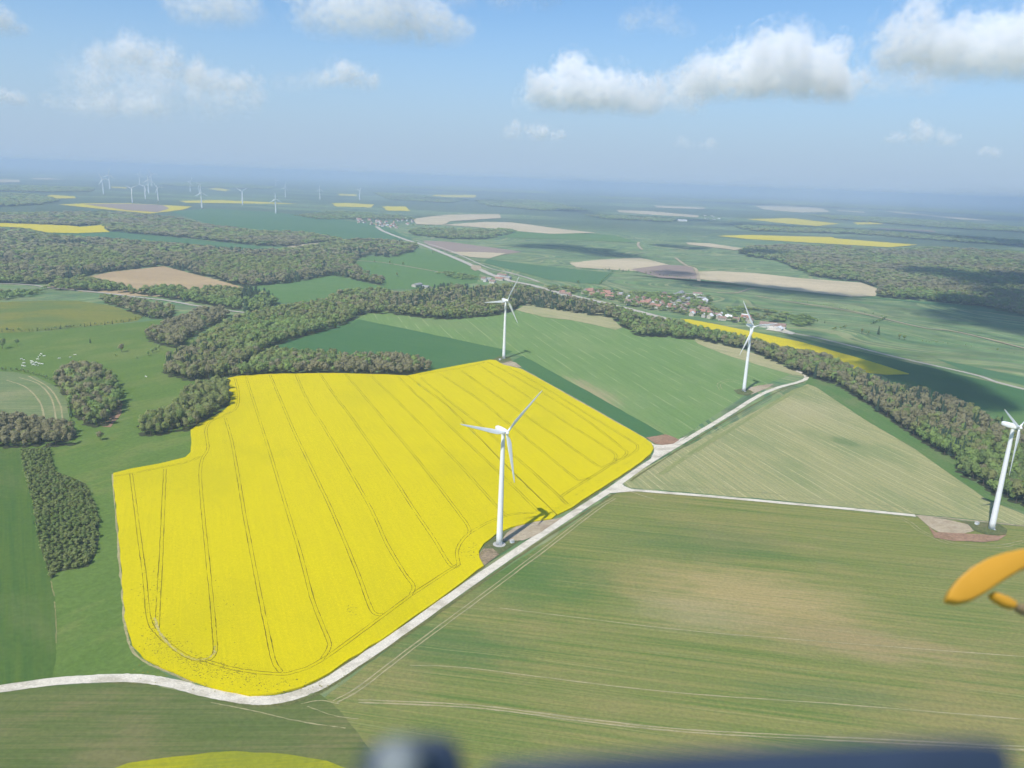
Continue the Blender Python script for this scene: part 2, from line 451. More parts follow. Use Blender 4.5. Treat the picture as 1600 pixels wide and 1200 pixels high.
track_m = crop('tramline_soil', (.14, .118, .012, 1), (.25, .21, .01, 1), (.09, .08, .012, 1), aR, 3, 9, .8, 10, .6, .25, .8)
f1 = sheet('rapeseed_field', [(177, 741), (205, 734), (250, 726), (290, 716), (298, 708), (298, 673), (310, 664), (335, 651), (352, 641), (359, 633), (361, 625), (355, 600), (356, 592), (375, 588), (430, 585), (520, 584), (600, 586), (635, 588),
                      (700, 637), (781, 721), (869, 806), (862, 812), (835, 816), (800, 825), (775, 836), (756, 851), (748, 864), (749, 874), (756, 886), (700, 928), (620, 985), (530, 1043), (500, 1062), (470, 1076), (430, 1086), (390, 1089), (350, 1081), (300, 1065), (255, 1046), (225, 1030), (207, 1010), (197, 975), (191, 900), (183, 815)],
           rape, 2, 'largest bright yellow rapeseed field with long curved tramlines', 'rapeseed', kind='stuff', thick=1.0, group='flowering rapeseed fields')
f2 = sheet('rapeseed_field', [(636.2, 588), (700, 575), (765, 563), (775, 564), (786, 571), (800, 574), (815, 578), (850, 597), (900, 626), (1007, 686), (1018, 694), (1021, 702), (1016, 711), (985, 735), (930, 770), (893, 795), (870.5, 806), (781.8, 720), (700.8, 636.2)],
           rape, 2, 'smaller yellow rapeseed field wedged between the dark divider line and the green strip', 'rapeseed', kind='stuff', thick=1.0, group='flowering rapeseed fields')
f3 = sheet('rapeseed_field', [(150, 1215), (200, 1196), (270, 1186), (330, 1179), (370, 1177), (450, 1182), (510, 1192), (560, 1210), (560, 1420), (100, 1420)], crop('fading_rapeseed', (.36, .33, .012, 1), (.27, .28, .02, 1), (.2, .23, .03, 1), R(10), 3, 60, .6, 30, .6, .1, .5), 3,  # darker, greener yellow than the other rapeseed fields
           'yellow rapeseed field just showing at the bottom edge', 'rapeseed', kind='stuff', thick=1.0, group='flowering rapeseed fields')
T1 = [
 [(205, 742), (212, 795), (219, 850), (226, 901), (233, 969), (250, 996), (287, 1026), (320, 1035), (336, 1022), (335, 990), (332, 952), (323, 860), (317, 800), (313, 745), (316, 720), (325, 702), (322, 675), (330, 660), (351, 652)],
 [(258, 735), (255, 800), (252, 870), (248, 940), (246, 985)],
 [(352, 655), (362, 690), (372, 745), (381, 800), (396, 880), (408, 942), (420, 1000), (428, 1036), (439, 1053)],
 [(367, 592), (372, 612), (370, 638), (350, 651)],
 [(384, 590), (400, 640), (425, 720), (449, 800), (470, 870), (489, 942), (512, 1000), (514, 1015), (503, 1034)],
 [(422, 587), (440, 630), (460, 677), (490, 740), (517, 797), (555, 888), (575, 942), (584, 960), (597, 964)],
 [(462, 586), (482, 630), (507, 670), (545, 735), (581, 800), (604, 851), (632, 898), (646, 918), (642, 932)],
 [(500, 586), (525, 622), (550, 655), (607, 737), (648, 800), (675, 840), (697, 876), (706, 887), (716, 886), (714, 864), (722, 847), (736, 834), (766, 817), (800, 806), (838, 803)],
 [(540, 586), (587, 642), (650, 717), (714, 800), (732, 826), (733, 836)],
 [(580, 589), (635, 642), (712, 722), (775, 792), (792, 808)],
 [(622, 590), (687, 652), (750, 712), (800, 760), (842, 802)],
 [(178, 746), (205, 742), (250, 733), (292, 724), (314, 715)],
 [(310, 1032), (370, 1049), (430, 1056), (460, 1053), (505, 1033), (600, 964), (645, 931), (715, 885)],
]
T2 = [
 [(657, 591), (707, 632), (750, 665), (800, 711), (833, 740), (887, 790)],
 [(687, 585), (750, 627), (800, 668), (845, 705), (890, 742), (905, 752), (920, 749)],
 [(720, 580), (800, 636), (880, 692), (920, 720), (938, 731), (953, 727), (965, 718)],
 [(747, 571), (800, 605), (882, 660), (950, 703), (962, 713), (960, 722)],
 [(762, 567), (800, 587), (900, 647), (970, 700), (979, 709), (974, 716)],
 [(795, 576), (825, 592), (912, 645), (985, 690), (996, 699), (990, 709), (960, 725), (920, 750), (885, 772), (877, 780), (885, 790)],
 [(652, 587), (710, 578), (748, 570), (757, 566)],
]
crop_lines(f1, 'tramlines', T1, track_m)
crop_lines(f2, 'tramlines', T2, track_m, w=.4)
bm = bmesh.new(); ribbon_geo(bm, [(637, 588), (701, 636), (782, 719.5), (870, 806)], (.4, .6), 1.14, True, .08)
bm_obj('divider_gap', bm, crop('divider_soil', (.2, .165, .02, 1), (.3, .25, .02, 1)), f1)
# worn and thinned patches, short stems with the soil between
wm = crop('thin_stems', (.2, .17, .03, 1), (.28, .24, .02, 1), (.12, .11, .03, 1), aR, 2, 5, .8, 8, .5, .3, .9)
bm = bmesh.new()
def tufts(cx, cy, sx, sy, n, rot=0):
    for _ in range(n):
        a, b = random.gauss(0, 1), random.gauss(0, 1)
        x = cx + a * sx * math.cos(rot) - b * sy * math.sin(rot); y = cy + a * sx * math.sin(rot) + b * sy * math.cos(rot)
        c = gp(x, y); r = random.uniform(.16, .5)
        k = random.randint(4, 6); a0 = random.uniform(0, 6)
        vs = [bm.verts.new((c[0] + r * random.uniform(.5, 1.7) * math.cos(a0 + i * 6.283 / k), c[1] + r * random.uniform(.5, 1.3) * math.sin(a0 + i * 6.283 / k), 1.08 + random.uniform(0, .05))) for i in range(k)]
        bm.faces.new(vs)
for a in ((265, 1010, 20, 10, 260, .6), (310, 1040, 40, 9, 300, .25), (370, 1055, 40, 10, 260, .2), (230, 960, 10, 40, 160, 0), (245, 950, 5, 40, 140, 0), (430, 1072, 60, 6, 120, -.05), (345, 940, 20, 25, 60, 0), (350, 692, 3, 2, 40, 0), (540, 650, 10, 4, 50, 0), (738, 862, 10, 8, 110, 0), (216, 765, 8, 14, 60, 0), (548, 955, 5, 4, 30, 0)):
    tufts(*a)
bm_obj('thin_patches', bm, wm, f1)
bm = bmesh.new()
for a in ((955, 740, 40, 3, 160, -.55), (1008, 700, 6, 6, 40, 0), (900, 775, 30, 3, 120, -.55), (920, 640, 60, 4, 60, .53)): tufts(*a)
bm_obj('thin_patches', bm, wm, f2)

# ------------------------------------------------------------------ tracks, pads
road('track', [(-60, 1088), (0, 1077), (80, 1066), (150, 1061), (200, 1060), (240, 1063), (280, 1071), (330, 1084), (380, 1093), (415, 1095), (450, 1090), (485, 1078), (520, 1060), (620, 993), (740, 908), (850, 833), (960, 761)], 6.2, gravel, 5,
     'white gravel track curving along the lower edge of the largest yellow field', 'track', .12)
road('track', [(958, 762), (1020, 719), (1130, 653), (1183, 620), (1215, 606), (1245, 598), (1259, 592), (1257, 585), (1235, 576)], 5.6, gravel, 5,
     'white gravel track running from the junction up to the turbine by the wood', 'track', .12)
road('track', [(972, 764), (1000, 767), (1100, 775), (1200, 784), (1330, 796), (1430, 806)], (4.8, 4.2), gravel, 6, 'narrow pale track leading to the turbine at the right edge', 'track', .12)
road('track', [(1430, 805.5), (1500, 812), (1560, 818), (1700, 833)], 1.6, dust, 6, 'thin sandy path past the right-hand turbine base', 'path', .15)
road('track', [(797, 571), (815, 577), (850, 596), (900, 624), (1009, 686)], 2.4, dust, 6, 'thin pale farm path between yellow field and dark green strip', 'path', .2)
sheet('junction', [(938, 774), (958, 759), (972, 748), (971, 756), (976, 760), (985, 764), (1010, 768), (985, 768.5), (955, 771)], gravel, 7, 'white gravel fork where the narrow track leaves the main one', 'track', jit=.01)
sheet('junction', [(1002, 684), (1012, 688), (1022, 695), (1035, 696), (1050, 694), (1060, 687), (1075, 681), (1030, 712), (1017, 717), (1022, 706), (1021, 697)], gravel, 7, 'white gravel fork at the corner of the yellow fields', 'track', jit=.01)
sheet('soil_patch', [(1009, 684), (1040, 679), (1052, 683), (1062, 688), (1052, 694), (1036, 696), (1024, 694)], red_soil, 8, 'reddish bare soil corner at the fork by the dark strip', 'soil')
# turbine yards
sheet('hardstand', [(783, 846), (792, 833), (808, 822), (835, 816), (866, 812), (880, 808), (846, 832), (818, 845)], dust, 8, 'pale gravel crane yard beside the turbine in the yellow field', 'yard', smooth=False)
sheet('grass_mound', [(750, 866), (757, 852), (775, 837), (800, 827), (815, 838), (816, 843), (783, 865), (757, 884), (750, 874)], mound, 7, 'rough grass around the base of the turbine in the yellow field', 'grass')
sheet('soil_patch', [(748, 866), (756, 858), (770, 858), (780, 867), (757, 884), (750, 876)], crop('dug_soil', (.24, .18, .11, 1), (.34, .26, .17, 1), (.16, .13, .07, 1), .4, 2, 5, .8, 5, .6, .3, .9), 9, 'brown dug soil at the yellow field corner by the track', 'soil', jit=.06)
sheet('hardstand', [(1432, 806), (1478, 812), (1512, 820), (1522, 830), (1500, 836), (1470, 834), (1452, 824)], dust, 8, 'pale gravel crane yard of the right-hand turbine', 'yard')
sheet('soil_patch', [(1451, 824), (1462, 832), (1500, 834), (1540, 836), (1560, 838), (1573, 836), (1560, 845), (1535, 848), (1490, 846), (1460, 841)], red_soil, 9, 'red brown soil bank below the right-hand crane yard', 'soil')
sheet('grass_mound', [(1500, 815), (1530, 817), (1560, 819), (1574, 828), (1572, 836), (1545, 837), (1520, 829), (1513, 820)], mound, 10, 'rough grass around the base of the right-hand turbine', 'grass')
sheet('hardstand', [(1170, 606), (1184, 603), (1210, 600), (1200, 606), (1186, 612), (1174, 617), (1168, 611)], dust, 8, 'small gravel yard at the foot of the turbine by the wood', 'yard')
sheet('grass_mound', [(1146, 610), (1160, 607), (1172, 610), (1178, 614), (1168, 619), (1152, 616)], mound, 9, 'rough grass at the foot of the turbine by the wood', 'grass')
sheet('hardstand', [(780, 568), (796, 564), (806, 567), (815, 574), (800, 573), (786, 571)], dust, 8, 'small pale yard at the tip of the yellow field', 'yard')
sheet('grass_mound', [(768, 563), (780, 557), (797, 559), (800, 564), (785, 568), (776, 565)], mound, 9, 'rough grass around the turbine base at the tip of the yellow field', 'grass')
# wheel lines in the wheat
wl = crop('wheel_track', (.42, .36, .2, 1), (.3, .28, .14, 1), (.2, .21, .1, 1), .4, 3, 14, .7, 10, .5, .15, .8)
def wheel(name, lines, w, label, mat=wl, layer=4):
    bm = bmesh.new()
    for ln in lines: ribbon_geo(bm, ln, w, layer * .05 + random.uniform(0, .02), True, .12)
    tag(bm_obj(name, bm, mat), label, 'wheel track', None, 'structure')
wheel('wheel_track', [[(520, 1096), (560, 1073), (640, 1012), (740, 938), (850, 856), (930, 795), (958, 778)], [(527, 1098), (567, 1075), (646, 1014), (746, 940), (855, 858), (934, 797), (962, 779)]], .8, 'pale double wheel track parallel to the gravel track across the wheat')
wheel('wheel_track', [[(560, 1094), (640, 1097), (760, 1104), (900, 1122), (1070, 1140), (1300, 1152), (1700, 1172)], [(560, 1098), (640, 1101), (760, 1108), (900, 1126), (1070, 1144), (1300, 1157), (1700, 1177)]], .9, 'pale double wheel track low across the big wheat field')
wheel('wheel_track', [[(640, 1040), (720, 1043), (860, 1060), (1060, 1083), (1300, 1100), (1650, 1128)], [(780, 950), (900, 965), (1070, 985), (1250, 1000), (1650, 1030)]], .6, 'faint pale wheel tracks in the middle of the big wheat field')
wheel('wheel_track', [[(985, 768), (1005, 775), (1022, 780)]], 1.0, 'short pale wheel track below the gravel fork')
wheel('wheel_track', [[(1395, 805), (1415, 815), (1440, 832), (1490, 852), (1560, 856), (1610, 845)], [(1405, 806), (1425, 817), (1448, 833), (1494, 849), (1558, 852), (1605, 843)]], .5, 'curved wheel track looping round the right-hand crane yard')
wheel('wheel_track', [[(1128, 608), (1126, 601), (1138, 596), (1155, 599)], [(1124, 609), (1121, 600), (1137, 593), (1158, 596)]], .6, 'small looped wheel track left of the turbine by the wood')
wheel('wheel_track', [[(80, 908), (82, 920), (85, 932)], [(85, 940), (87, 960), (88, 1005)]], .55, 'pale worn line at the tip of the dark scrub', crop('worn_grass', (.2, .2, .075, 1), (.3, .26, .12, 1), (.12, .16, .05, 1), 1.2, 2, 6, .8, 6, .6, .2, .8))
wheel('wheel_track', [[(480, 1104), (520, 1118), (560, 1124)], [(330, 1098), (400, 1112), (470, 1128), (540, 1138)], [(470, 1100), (500, 1095), (530, 1100)]], .5, 'faint curved wheel marks below the bend of the white track')

# ------------------------------------------------------------------ middle and far fields
ploughed = crop('ploughed_soil', (.42, .3, .16, 1), (.36, .26, .145, 1), (.5, .37, .2, 1), ang((150, 440), (370, 450)), 9, 200, .6, 120, .5, .06, .1)
sheet('ploughed_field', [(66, 447), (120, 436), (175, 425), (230, 419), (255, 416), (290, 425), (340, 438), (380, 449), (370, 462), (300, 466), (200, 462), (120, 455)], ploughed, 2, 'pinkish ploughed field enclosed by dark woods', 'field')
gF = crop('spring_crop', (.09, .175, .055, 1), (.11, .2, .062, 1), (.14, .21, .075, 1), R(-15), 12, 300, .5, 200, .5, .05, .08)
gT = crop('teal_crop', (.07, .155, .07, 1), (.085, .17, .075, 1), (.1, .18, .08, 1), R(-10), 20, 500, .5, 400, .5, .05, .05)
fy = crop('far_rapeseed', (.6, .49, .015, 1), (.52, .43, .02, 1), None, R(-15), 9, 200, .5, 100, .5, .05, .1)
ft = crop('far_stubble', (.56, .46, .3, 1), (.46, .38, .24, 1), (.36, .31, .18, 1), R(-15), 20, 300, .7, 250, .5, .06, .05)
fb = crop('far_soil', (.26, .2, .16, 1), (.32, .24, .19, 1), None, R(-15), 20, 400, .6, 250, .5, .06, .05)
def fld(name, pts, mat, label, layer=2): return sheet(name, pts, mat, layer, label, 'field', jit=.03)
fld('green_field', [(385, 455), (400, 447), (460, 441), (520, 430), (607, 450), (560, 460), (520, 470), (440, 474)], gF, 'bright green clearing enclosed by woods in the middle distance')
fld('green_field', [(540, 411), (575, 400), (612, 402), (655, 388), (676, 392), (700, 400), (732, 415), (752, 424), (745, 442), (690, 452), (607, 452)], gF, 'green sloping meadow below the highway with scattered trees')
fld('rapeseed_strip', [(-60, 347), (0, 349), (35, 350), (110, 353), (125, 355), (150, 353), (165, 351), (163, 358), (172, 363), (120, 365), (75, 364), (30, 356), (-60, 352)], fy, 'yellow rapeseed strip between two dark woods at the left edge', 4)
fld('teal_field', [(60, 366), (110, 364), (180, 362), (260, 370), (330, 377), (410, 385), (400, 390), (300, 384), (180, 375)], gT, 'thin blue green field under the yellow rapeseed strip', 3)
fld('bare_strip', [(440, 385), (500, 379), (546, 377), (530, 381), (500, 384), (460, 387)], ft, 'small bare strip among the woods left of the highway', 4)
fld('rapeseed_strip', [(92, 320), (130, 318), (200, 318), (300, 323), (285, 328), (262, 331), (235, 334), (190, 330)], fy, 'thin yellow and brown field under the distant wind turbines', 3)
fld('brown_field', [(130, 319.5), (200, 319), (255, 321), (265, 326), (245, 332), (200, 329), (165, 324)], fb, 'dull brown patch inside the thin yellow field', 5)
fld('teal_field', [(265, 331), (330, 326), (420, 331), (520, 342), (600, 353), (645, 375), (545, 375), (420, 362), (330, 351)], gT, 'wide blue green field in front of the distant wind turbines')
for i, (pts, lb) in enumerate([
    ([(68, 307), (80, 305), (115, 307), (119, 310), (90, 310.5)], 'small yellow oval field far left'),
    ([(518, 318), (545, 317.5), (585, 320), (580, 324.5), (525, 323)], 'short yellow strip beyond the far village'),
    ([(597, 323), (634, 323), (641, 330), (605, 329.5)], 'yellow field corner right above the far village'),
    ([(280, 314), (340, 313), (405, 315.5), (470, 319), (400, 318.5), (290, 317)], 'long thin yellow strip behind the distant turbines'),
    ([(325, 295), (340, 293.5), (360, 297), (350, 299)], 'tiny pale yellow field high on the distant plateau'),
    ([(528, 303), (558, 304), (556, 306.5), (530, 305.5)], 'tiny yellow strip near the lone distant turbine'),
    ([(676, 304.5), (743, 304.8), (742, 308.8), (679, 308)], 'thin yellow line far off in the centre'),
    ([(1120, 369), (1165, 367.5), (1300, 371), (1306, 373), (1434, 383), (1390, 387), (1290, 381), (1170, 374)], 'long yellow strip across the right-hand valley'),
    ([(1165, 342.5), (1235, 341), (1312, 350), (1275, 353.5), (1222, 349)], 'pale yellow band beyond the long yellow strip'),
    ([(1332, 348), (1360, 347.5), (1384, 350.5), (1340, 351)], 'short pale yellow dash far right'),
    ([(172, 291.5), (200, 292.5), (196, 295), (175, 293.5)], 'pale dash of yellow among the farthest turbines')]):
    fld('rapeseed_strip', pts, fy, lb, 4)
for pts, mt, lb in [
    ([(645, 342), (700, 336), (780, 335), (783, 341), (705, 346), (690, 352), (650, 351)], ft, 'reddish bare field right of the far village'),
    ([(690, 352), (760, 347), (800, 348), (880, 359), (932, 364.5), (860, 366), (800, 361), (740, 355)], ft, 'long pale bare field across the middle distance'),
    ([(660, 376), (700, 378), (730, 382), (790, 390), (815, 394), (760, 402), (700, 393), (670, 384)], fb, 'brown soil field right of the highway'),
    ([(700, 394), (745, 394), (790, 396), (765, 404), (735, 402)], ft, 'tan stubble patch beside the highway'),
    ([(890, 411), (940, 406), (1000, 403), (1037, 412), (1060, 419), (1020, 426), (960, 422), (900, 418)], ft, 'pale stubble field in the centre of the valley'),
    ([(985, 421), (1040, 414), (1080, 416), (1090, 428), (1088, 437), (1030, 434)], fb, 'dull soil field beside the white lane'),
    ([(1072, 379.5), (1110, 381), (1160, 389), (1148, 391.5), (1075, 382.5)], ft, 'thin pale stubble strip under the yellow strip'),
    ([(1088, 425), (1120, 424), (1180, 427), (1260, 436), (1345, 442), (1370, 451), (1368, 463), (1330, 464), (1200, 450), (1090, 436)], ft, 'long tan ploughed field with a rounded right end'),
    ([(963, 328.5), (1010, 330), (1092, 337), (1090, 340), (1020, 336), (968, 332)], ft, 'long pale sliver of field beyond the valley'),
    ([(1022, 321.5), (1102, 324.5), (1100, 327), (1028, 324.5)], ft, 'faint pale sliver of field close to the horizon'),
    ([(1180, 322), (1230, 320.5), (1285, 326), (1298, 331.5), (1250, 332), (1195, 328)], ft, 'pale cluster of far fields below the horizon'),
    ([(1370, 356.5), (1461, 361), (1460, 363), (1380, 359)], fb, 'thin brown strip far right above the yellow strip'),
    ([(1305, 328), (1350, 331), (1350, 333), (1310, 330)], ft, 'tiny pale strip right of the far cluster'),
    ([(1380, 329), (1500, 340), (1560, 346), (1500, 343), (1400, 333)], ft, 'long hazy pale strip near the right horizon'),
    ([(-60, 280.5), (0, 280.5), (29, 281), (32, 284.5), (-60, 285.5)], ft, 'pale band at the far left edge'),
    ([(45, 278.5), (75, 278), (102, 280.5), (60, 281)], ft, 'faint pale strip on the left horizon'),
    ([(75, 296), (110, 296), (108, 298), (80, 298)], ft, 'faint short strip left of the distant turbines')]:
    fld('bare_field', pts, mt, lb, 5)
for pts, mt, lb in [
    ([(762, 405), (800, 410), (870, 418), (960, 427), (950, 435), (937, 445), (860, 438), (800, 422), (755, 411)], gT, 'blue green field right of the highway in the valley'),
    ([(700, 358), (800, 360), (960, 368), (1000, 380), (870, 374), (720, 370)], gF, 'pale green field beyond the highway'),
    ([(960, 428), (1090, 437), (1230, 455), (1420, 472), (1600, 495), (1700, 512), (1700, 490), (1520, 478), (1370, 466), (1200, 452), (1088, 438)], gT, 'dark green band under the long tan field'),
    ([(1225, 522), (1290, 537), (1400, 562), (1520, 590), (1640, 620), (1640, 660), (1560, 645), (1480, 628), (1400, 600), (1340, 560)], dk, 'dark green field below the pale valley road'),  # cloud shade put into the colour, using the darkest wheat green
    ([(1460, 560), (1640, 598), (1640, 612), (1510, 580)], gT, 'smooth green field above the pale valley road'),
    ([(1530, 645), (1640, 640), (1640, 672), (1570, 668)], gF, 'bright green corner behind the right-hand turbine head')]:
    fld('green_field', pts, mt, lb, 3)
fv = sheet('rapeseed_field', [(1063, 499), (1078, 500), (1110, 506), (1170, 518), (1250, 535), (1330, 557), (1380, 572), (1420, 585), (1385, 586), (1330, 580), (1280, 562), (1180, 542), (1100, 515)], fy, 4,
           'long narrow yellow field beyond the wood above the village edge', 'rapeseed', kind='stuff', thick=1.0, group='flowering rapeseed fields')

# roads of the valley
road('highway', [(588, 354), (600, 362), (640, 377), (655, 381), (700, 399), (735, 414), (757, 425), (780, 434), (800, 440), (830, 446), (870, 457), (905, 465), (960, 478), (1000, 488), (1045, 500)], 17, asphalt, 6, 'pale highway running down the valley past both villages', 'highway', smooth=True)
road('lane', [(785, 424), (800, 428), (822, 434), (842, 441)], 8, asphalt, 6, 'short slip road beside the highway', 'road')
road('lane', [(650, 376), (700, 391), (745, 411), (770, 421), (800, 427)], 6, asphalt, 6, 'thin side road alongside the highway', 'road')
road('lane', [(-60, 447), (0, 444), (50, 446), (85, 451), (150, 457), (225, 466), (260, 470), (305, 478), (350, 485), (400, 491)], 7, asphalt, 5, 'pale country road in front of the hedge and ploughed field', 'road')
road('lane', [(1205, 514), (1240, 521), (1290, 531), (1400, 558), (1520, 585), (1560, 598), (1640, 618)], 7, asphalt, 6, 'pale valley road beside the dark green field', 'road')
road('lane', [(1055, 403), (1072, 415), (1085, 419), (1090, 428), (1092, 440)], 9, dust, 6, 'white lane bending at the tan field', 'road')
road('lane', [(998, 379), (997, 384), (1003, 391)], 10, dust, 6, 'short white kinked lane in the valley', 'road')
road('lane', [(1120, 458), (1150, 458), (1170, 452), (1180, 451)], 6, dust, 6, 'faint pale lane behind the village', 'road')
road('lane', [(1180, 463), (1260, 476), (1340, 489), (1440, 512), (1500, 520), (1640, 555)], 6, dust, 6, 'faint pale lane across the right-hand meadows', 'road')
road('lane', [(550, 407), (600, 411), (660, 421), (700, 428)], 6, dust, 6, 'faint path across the meadow below the highway', 'path')

# verges, margins and headlands
vo_ = crop('verge_weeds', (.12, .13, .045, 1), (.18, .17, .065, 1), (.09, .12, .035, 1), .4, 2, 10, .7, 8, .6, .3, .8)
def strip(name, pts, w, mat, layer, label, cat='verge', smooth=True): return road(name, pts, w, mat, layer, label, cat, .25, smooth)
strip('grass_verge', [(440, 1087), (472, 1077), (503, 1061), (620, 983), (700, 926), (757, 884)], 1.8, vo_, 4, 'thin weedy verge between the white track and the largest yellow field')
strip('grass_verge', [(893, 797), (930, 772), (986, 734), (1017, 711)], 1.8, vo_, 4, 'thin weedy verge between the white track and the smaller yellow field')
strip('grass_verge', [(180, 1067), (240, 1069), (300, 1080), (380, 1101), (440, 1101), (490, 1087), (530, 1063), (640, 989), (760, 905), (860, 836), (960, 772)], 2.0, vo_, 4, 'weedy verge along the wheat side of the white track')
strip('grass_verge', [(985, 752), (1010, 735), (1130, 660), (1220, 610), (1258, 596)], 1.8, vo_, 4, 'weedy verge along the straw field side of the gravel track')
strip('field_margin', [(175.5, 741), (180, 800), (186, 870), (191, 925), (195.5, 976), (205, 1012), (224, 1033), (256, 1048), (300, 1067)], 1.2, wl, 4, 'pale dry margin along the left edge of the largest yellow field')
hl = crop('green_headland', (.2, .235, .085, 1), (.27, .28, .11, 1), (.34, .32, .15, 1), ang((1040, 737), (1200, 630)), 2, 60, .8, 20, .5, .15, .5)
strip('headland', [(1032, 742), (1060, 722), (1110, 690), (1200, 636), (1240, 612), (1262, 604)], (5, 7), hl, 5, 'greener band across the straw field beside the gravel track', 'field')
wheel('wheel_track', [[(1000, 748), (1040, 722), (1130, 665), (1230, 608)], [(1010, 750), (1050, 725), (1140, 668), (1240, 609)]], .6, 'pale wheel lines beside the gravel track in the straw field')
wheel('wheel_track', [[(1020, 757), (1060, 759), (1200, 771), (1330, 785), (1480, 800)]], 1.0, 'darker turning strip along the lower edge of the straw field', crop('turn_strip', (.2, .21, .09, 1), (.3, .28, .13, 1)))
wheel('wheel_track', [[(30, 590), (60, 600), (80, 622), (88, 655)], [(45, 588), (75, 605), (93, 630), (98, 655)], [(10, 594), (40, 605), (62, 628), (70, 655)]], 1.6, 'pale curved mowing lines in the rounded field')
# bare soil where the sprayer turns
bm = bmesh.new()
ribbon_geo(bm, [(242, 968), (249, 990), (262, 1008), (287, 1027), (312, 1034), (332, 1027), (337, 1012)], .9, 1.24, True, .3)
bm_obj('bare_turn', bm, crop('turn_soil', (.42, .34, .14, 1), (.5, .43, .12, 1), (.3, .25, .06, 1), .4, 2, 4, .8, 5, .5, .3, .9), f1)
sheet('soil_patch', [(176, 640), (187, 628), (192, 632), (186, 652), (173, 668), (160, 667)], red_soil, 5, 'pinkish worn ground at the shaded side of the lone copse', 'soil', jit=.05)

# ------------------------------------------------------------------ trees
GAIN = 2.35
def leaf_mat(name, cols, trans=.48):
    m = bpy.data.materials.new(name); t = NT(m)
    at = t.n('ShaderNodeAttribute', attribute_name='tint').outputs['Fac']
    oi = t.n('ShaderNodeObjectInfo').outputs['Random']
    big = t.noise(t.pos(), .012, 3, .6)
    f = t.math('ADD', t.math('MULTIPLY', t.math('FRACT', t.math('ADD', at, oi)), .5), t.math('MULTIPLY', t.ramp(big, .3, .7), .5))
    rp = t.n('ShaderNodeValToRGB', ins={0: f}); cr = rp.color_ramp
    for i, c in enumerate(cols):
        e = cr.elements.new((i + .5) / len(cols)); e.color = (*(min(1, k * GAIN) for k in c), 1)
    cr.elements.remove(cr.elements[0]); cr.elements.remove(cr.elements[-1])
    na = t.n('ShaderNodeAttribute', attribute_name='nrm').outputs['Vector']
    nw = t.n('ShaderNodeVectorTransform', vector_type='NORMAL', convert_from='OBJECT', convert_to='WORLD', ins={0: na}).outputs[0]
    d = t.n('ShaderNodeBsdfDiffuse', ins={0: rp.outputs[0], 'Normal': nw})
    tr = t.n('ShaderNodeBsdfTranslucent', ins={0: rp.outputs[0]})
    mx = t.n('ShaderNodeMixShader', ins={0: trans, 1: d.outputs[0], 2: tr.outputs[0]})
    o = t.n('ShaderNodeOutputMaterial'); t.t.links.new(mx.outputs[0], o.inputs[0])
    return m


LM = {
    'olive': leaf_mat('olive_foliage', [(.12, .135, .05), (.14, .165, .055), (.15, .15, .065), (.115, .155, .048), (.17, .185, .07)]),
    'brown': leaf_mat('bare_twigs', [(.145, .135, .075), (.175, .16, .088), (.135, .13, .068), (.165, .15, .09), (.145, .155, .065)]),
    'green': leaf_mat('spring_foliage', [(.1, .145, .045), (.13, .18, .055), (.155, .2, .065), (.09, .125, .045), (.17, .19, .075)]),
    'dark': leaf_mat('conifer_needles', [(.035, .06, .035), (.045, .07, .035), (.03, .05, .032), (.055, .08, .04)]),
    'scrub': leaf_mat('scrub_foliage', [(.1, .135, .04), (.12, .15, .048), (.14, .155, .058), (.095, .135, .04)]),
}
bark = plain('bark', (.12, .095, .07, 1), .9, .1, .2, 3)


def crown_quads(kind, n, seed, h=14.0, rad=4.7, leaf=None):
    """Leaf clumps scattered through the lumps of one crown; returns verts, quads, per-face tint jitter."""
    rg = np.random.default_rng(seed)
    ls = leaf or (.92 if n > 100 else .8) * math.sqrt(420 / n) ** .9
    if kind == 'conifer':
        z = h * (.1 + .9 * rg.random(n) ** 1.35)
        rr = rad * .62 * (1.03 - z / h) * np.sqrt(rg.uniform(.45, 1, n))
        a = rg.uniform(0, 2 * np.pi, n)
        C = np.stack([rr * np.cos(a), rr * np.sin(a), z], 1); N = np.stack([np.cos(a), np.sin(a), np.full(n, .5)], 1)
        ls *= .8
    else:
        k = 9
        a = rg.uniform(0, 2 * np.pi, k); q = rg.uniform(.25, .62, k) * rad
        lc = np.stack([q * np.cos(a), q * np.sin(a), h * rg.uniform(.42, .78, k)], 1)
        lc[0] = (0, 0, h * .74); lc[1] = (rg.normal(0, .6), rg.normal(0, .6), h * .5)
        lr = rad * rg.uniform(.38, .6, k)
        i = rg.integers(0, k, n)
        d = rg.normal(0, 1, (n, 3)); d /= np.linalg.norm(d, axis=1)[:, None]
        d[:, 2] = np.where(rg.random(n) < .6, np.abs(d[:, 2]), d[:, 2])
        C = lc[i] + d * (lr[i] * rg.uniform(.55, 1.08, n))[:, None]
        C[:, 2] = np.clip(C[:, 2], h * .12, h * 1.02); N = d
    out = N * .8 + C / np.array([rad, rad, h * .5]) * np.array([.5, .5, .5]) + np.array([0, 0, -.25])
    out = out + rg.normal(0, .16, out.shape); out /= np.linalg.norm(out, axis=1)[:, None]
    N = N + rg.normal(0, .34, (n, 3)); N /= np.linalg.norm(N, axis=1)[:, None]
    t1 = np.cross(N, rg.normal(0, 1, (n, 3))); t1 /= np.linalg.norm(t1, axis=1)[:, None]
    t2 = np.cross(N, t1)
    s = ls * rg.uniform(.5, 1.15, n)[:, None]; s2 = s * rg.uniform(.5, 1, n)[:, None]
    bend = N * s * rg.uniform(-.4, .4, n)[:, None]
    V = np.stack([C - t1 * s, C - t2 * s2 + bend, C + t1 * s * .9, C + t2 * s2 + bend], 1).reshape(-1, 3)
    return V, np.arange(4 * n).reshape(n, 4), rg.normal(0, .045, n), np.repeat(out, 4, 0)


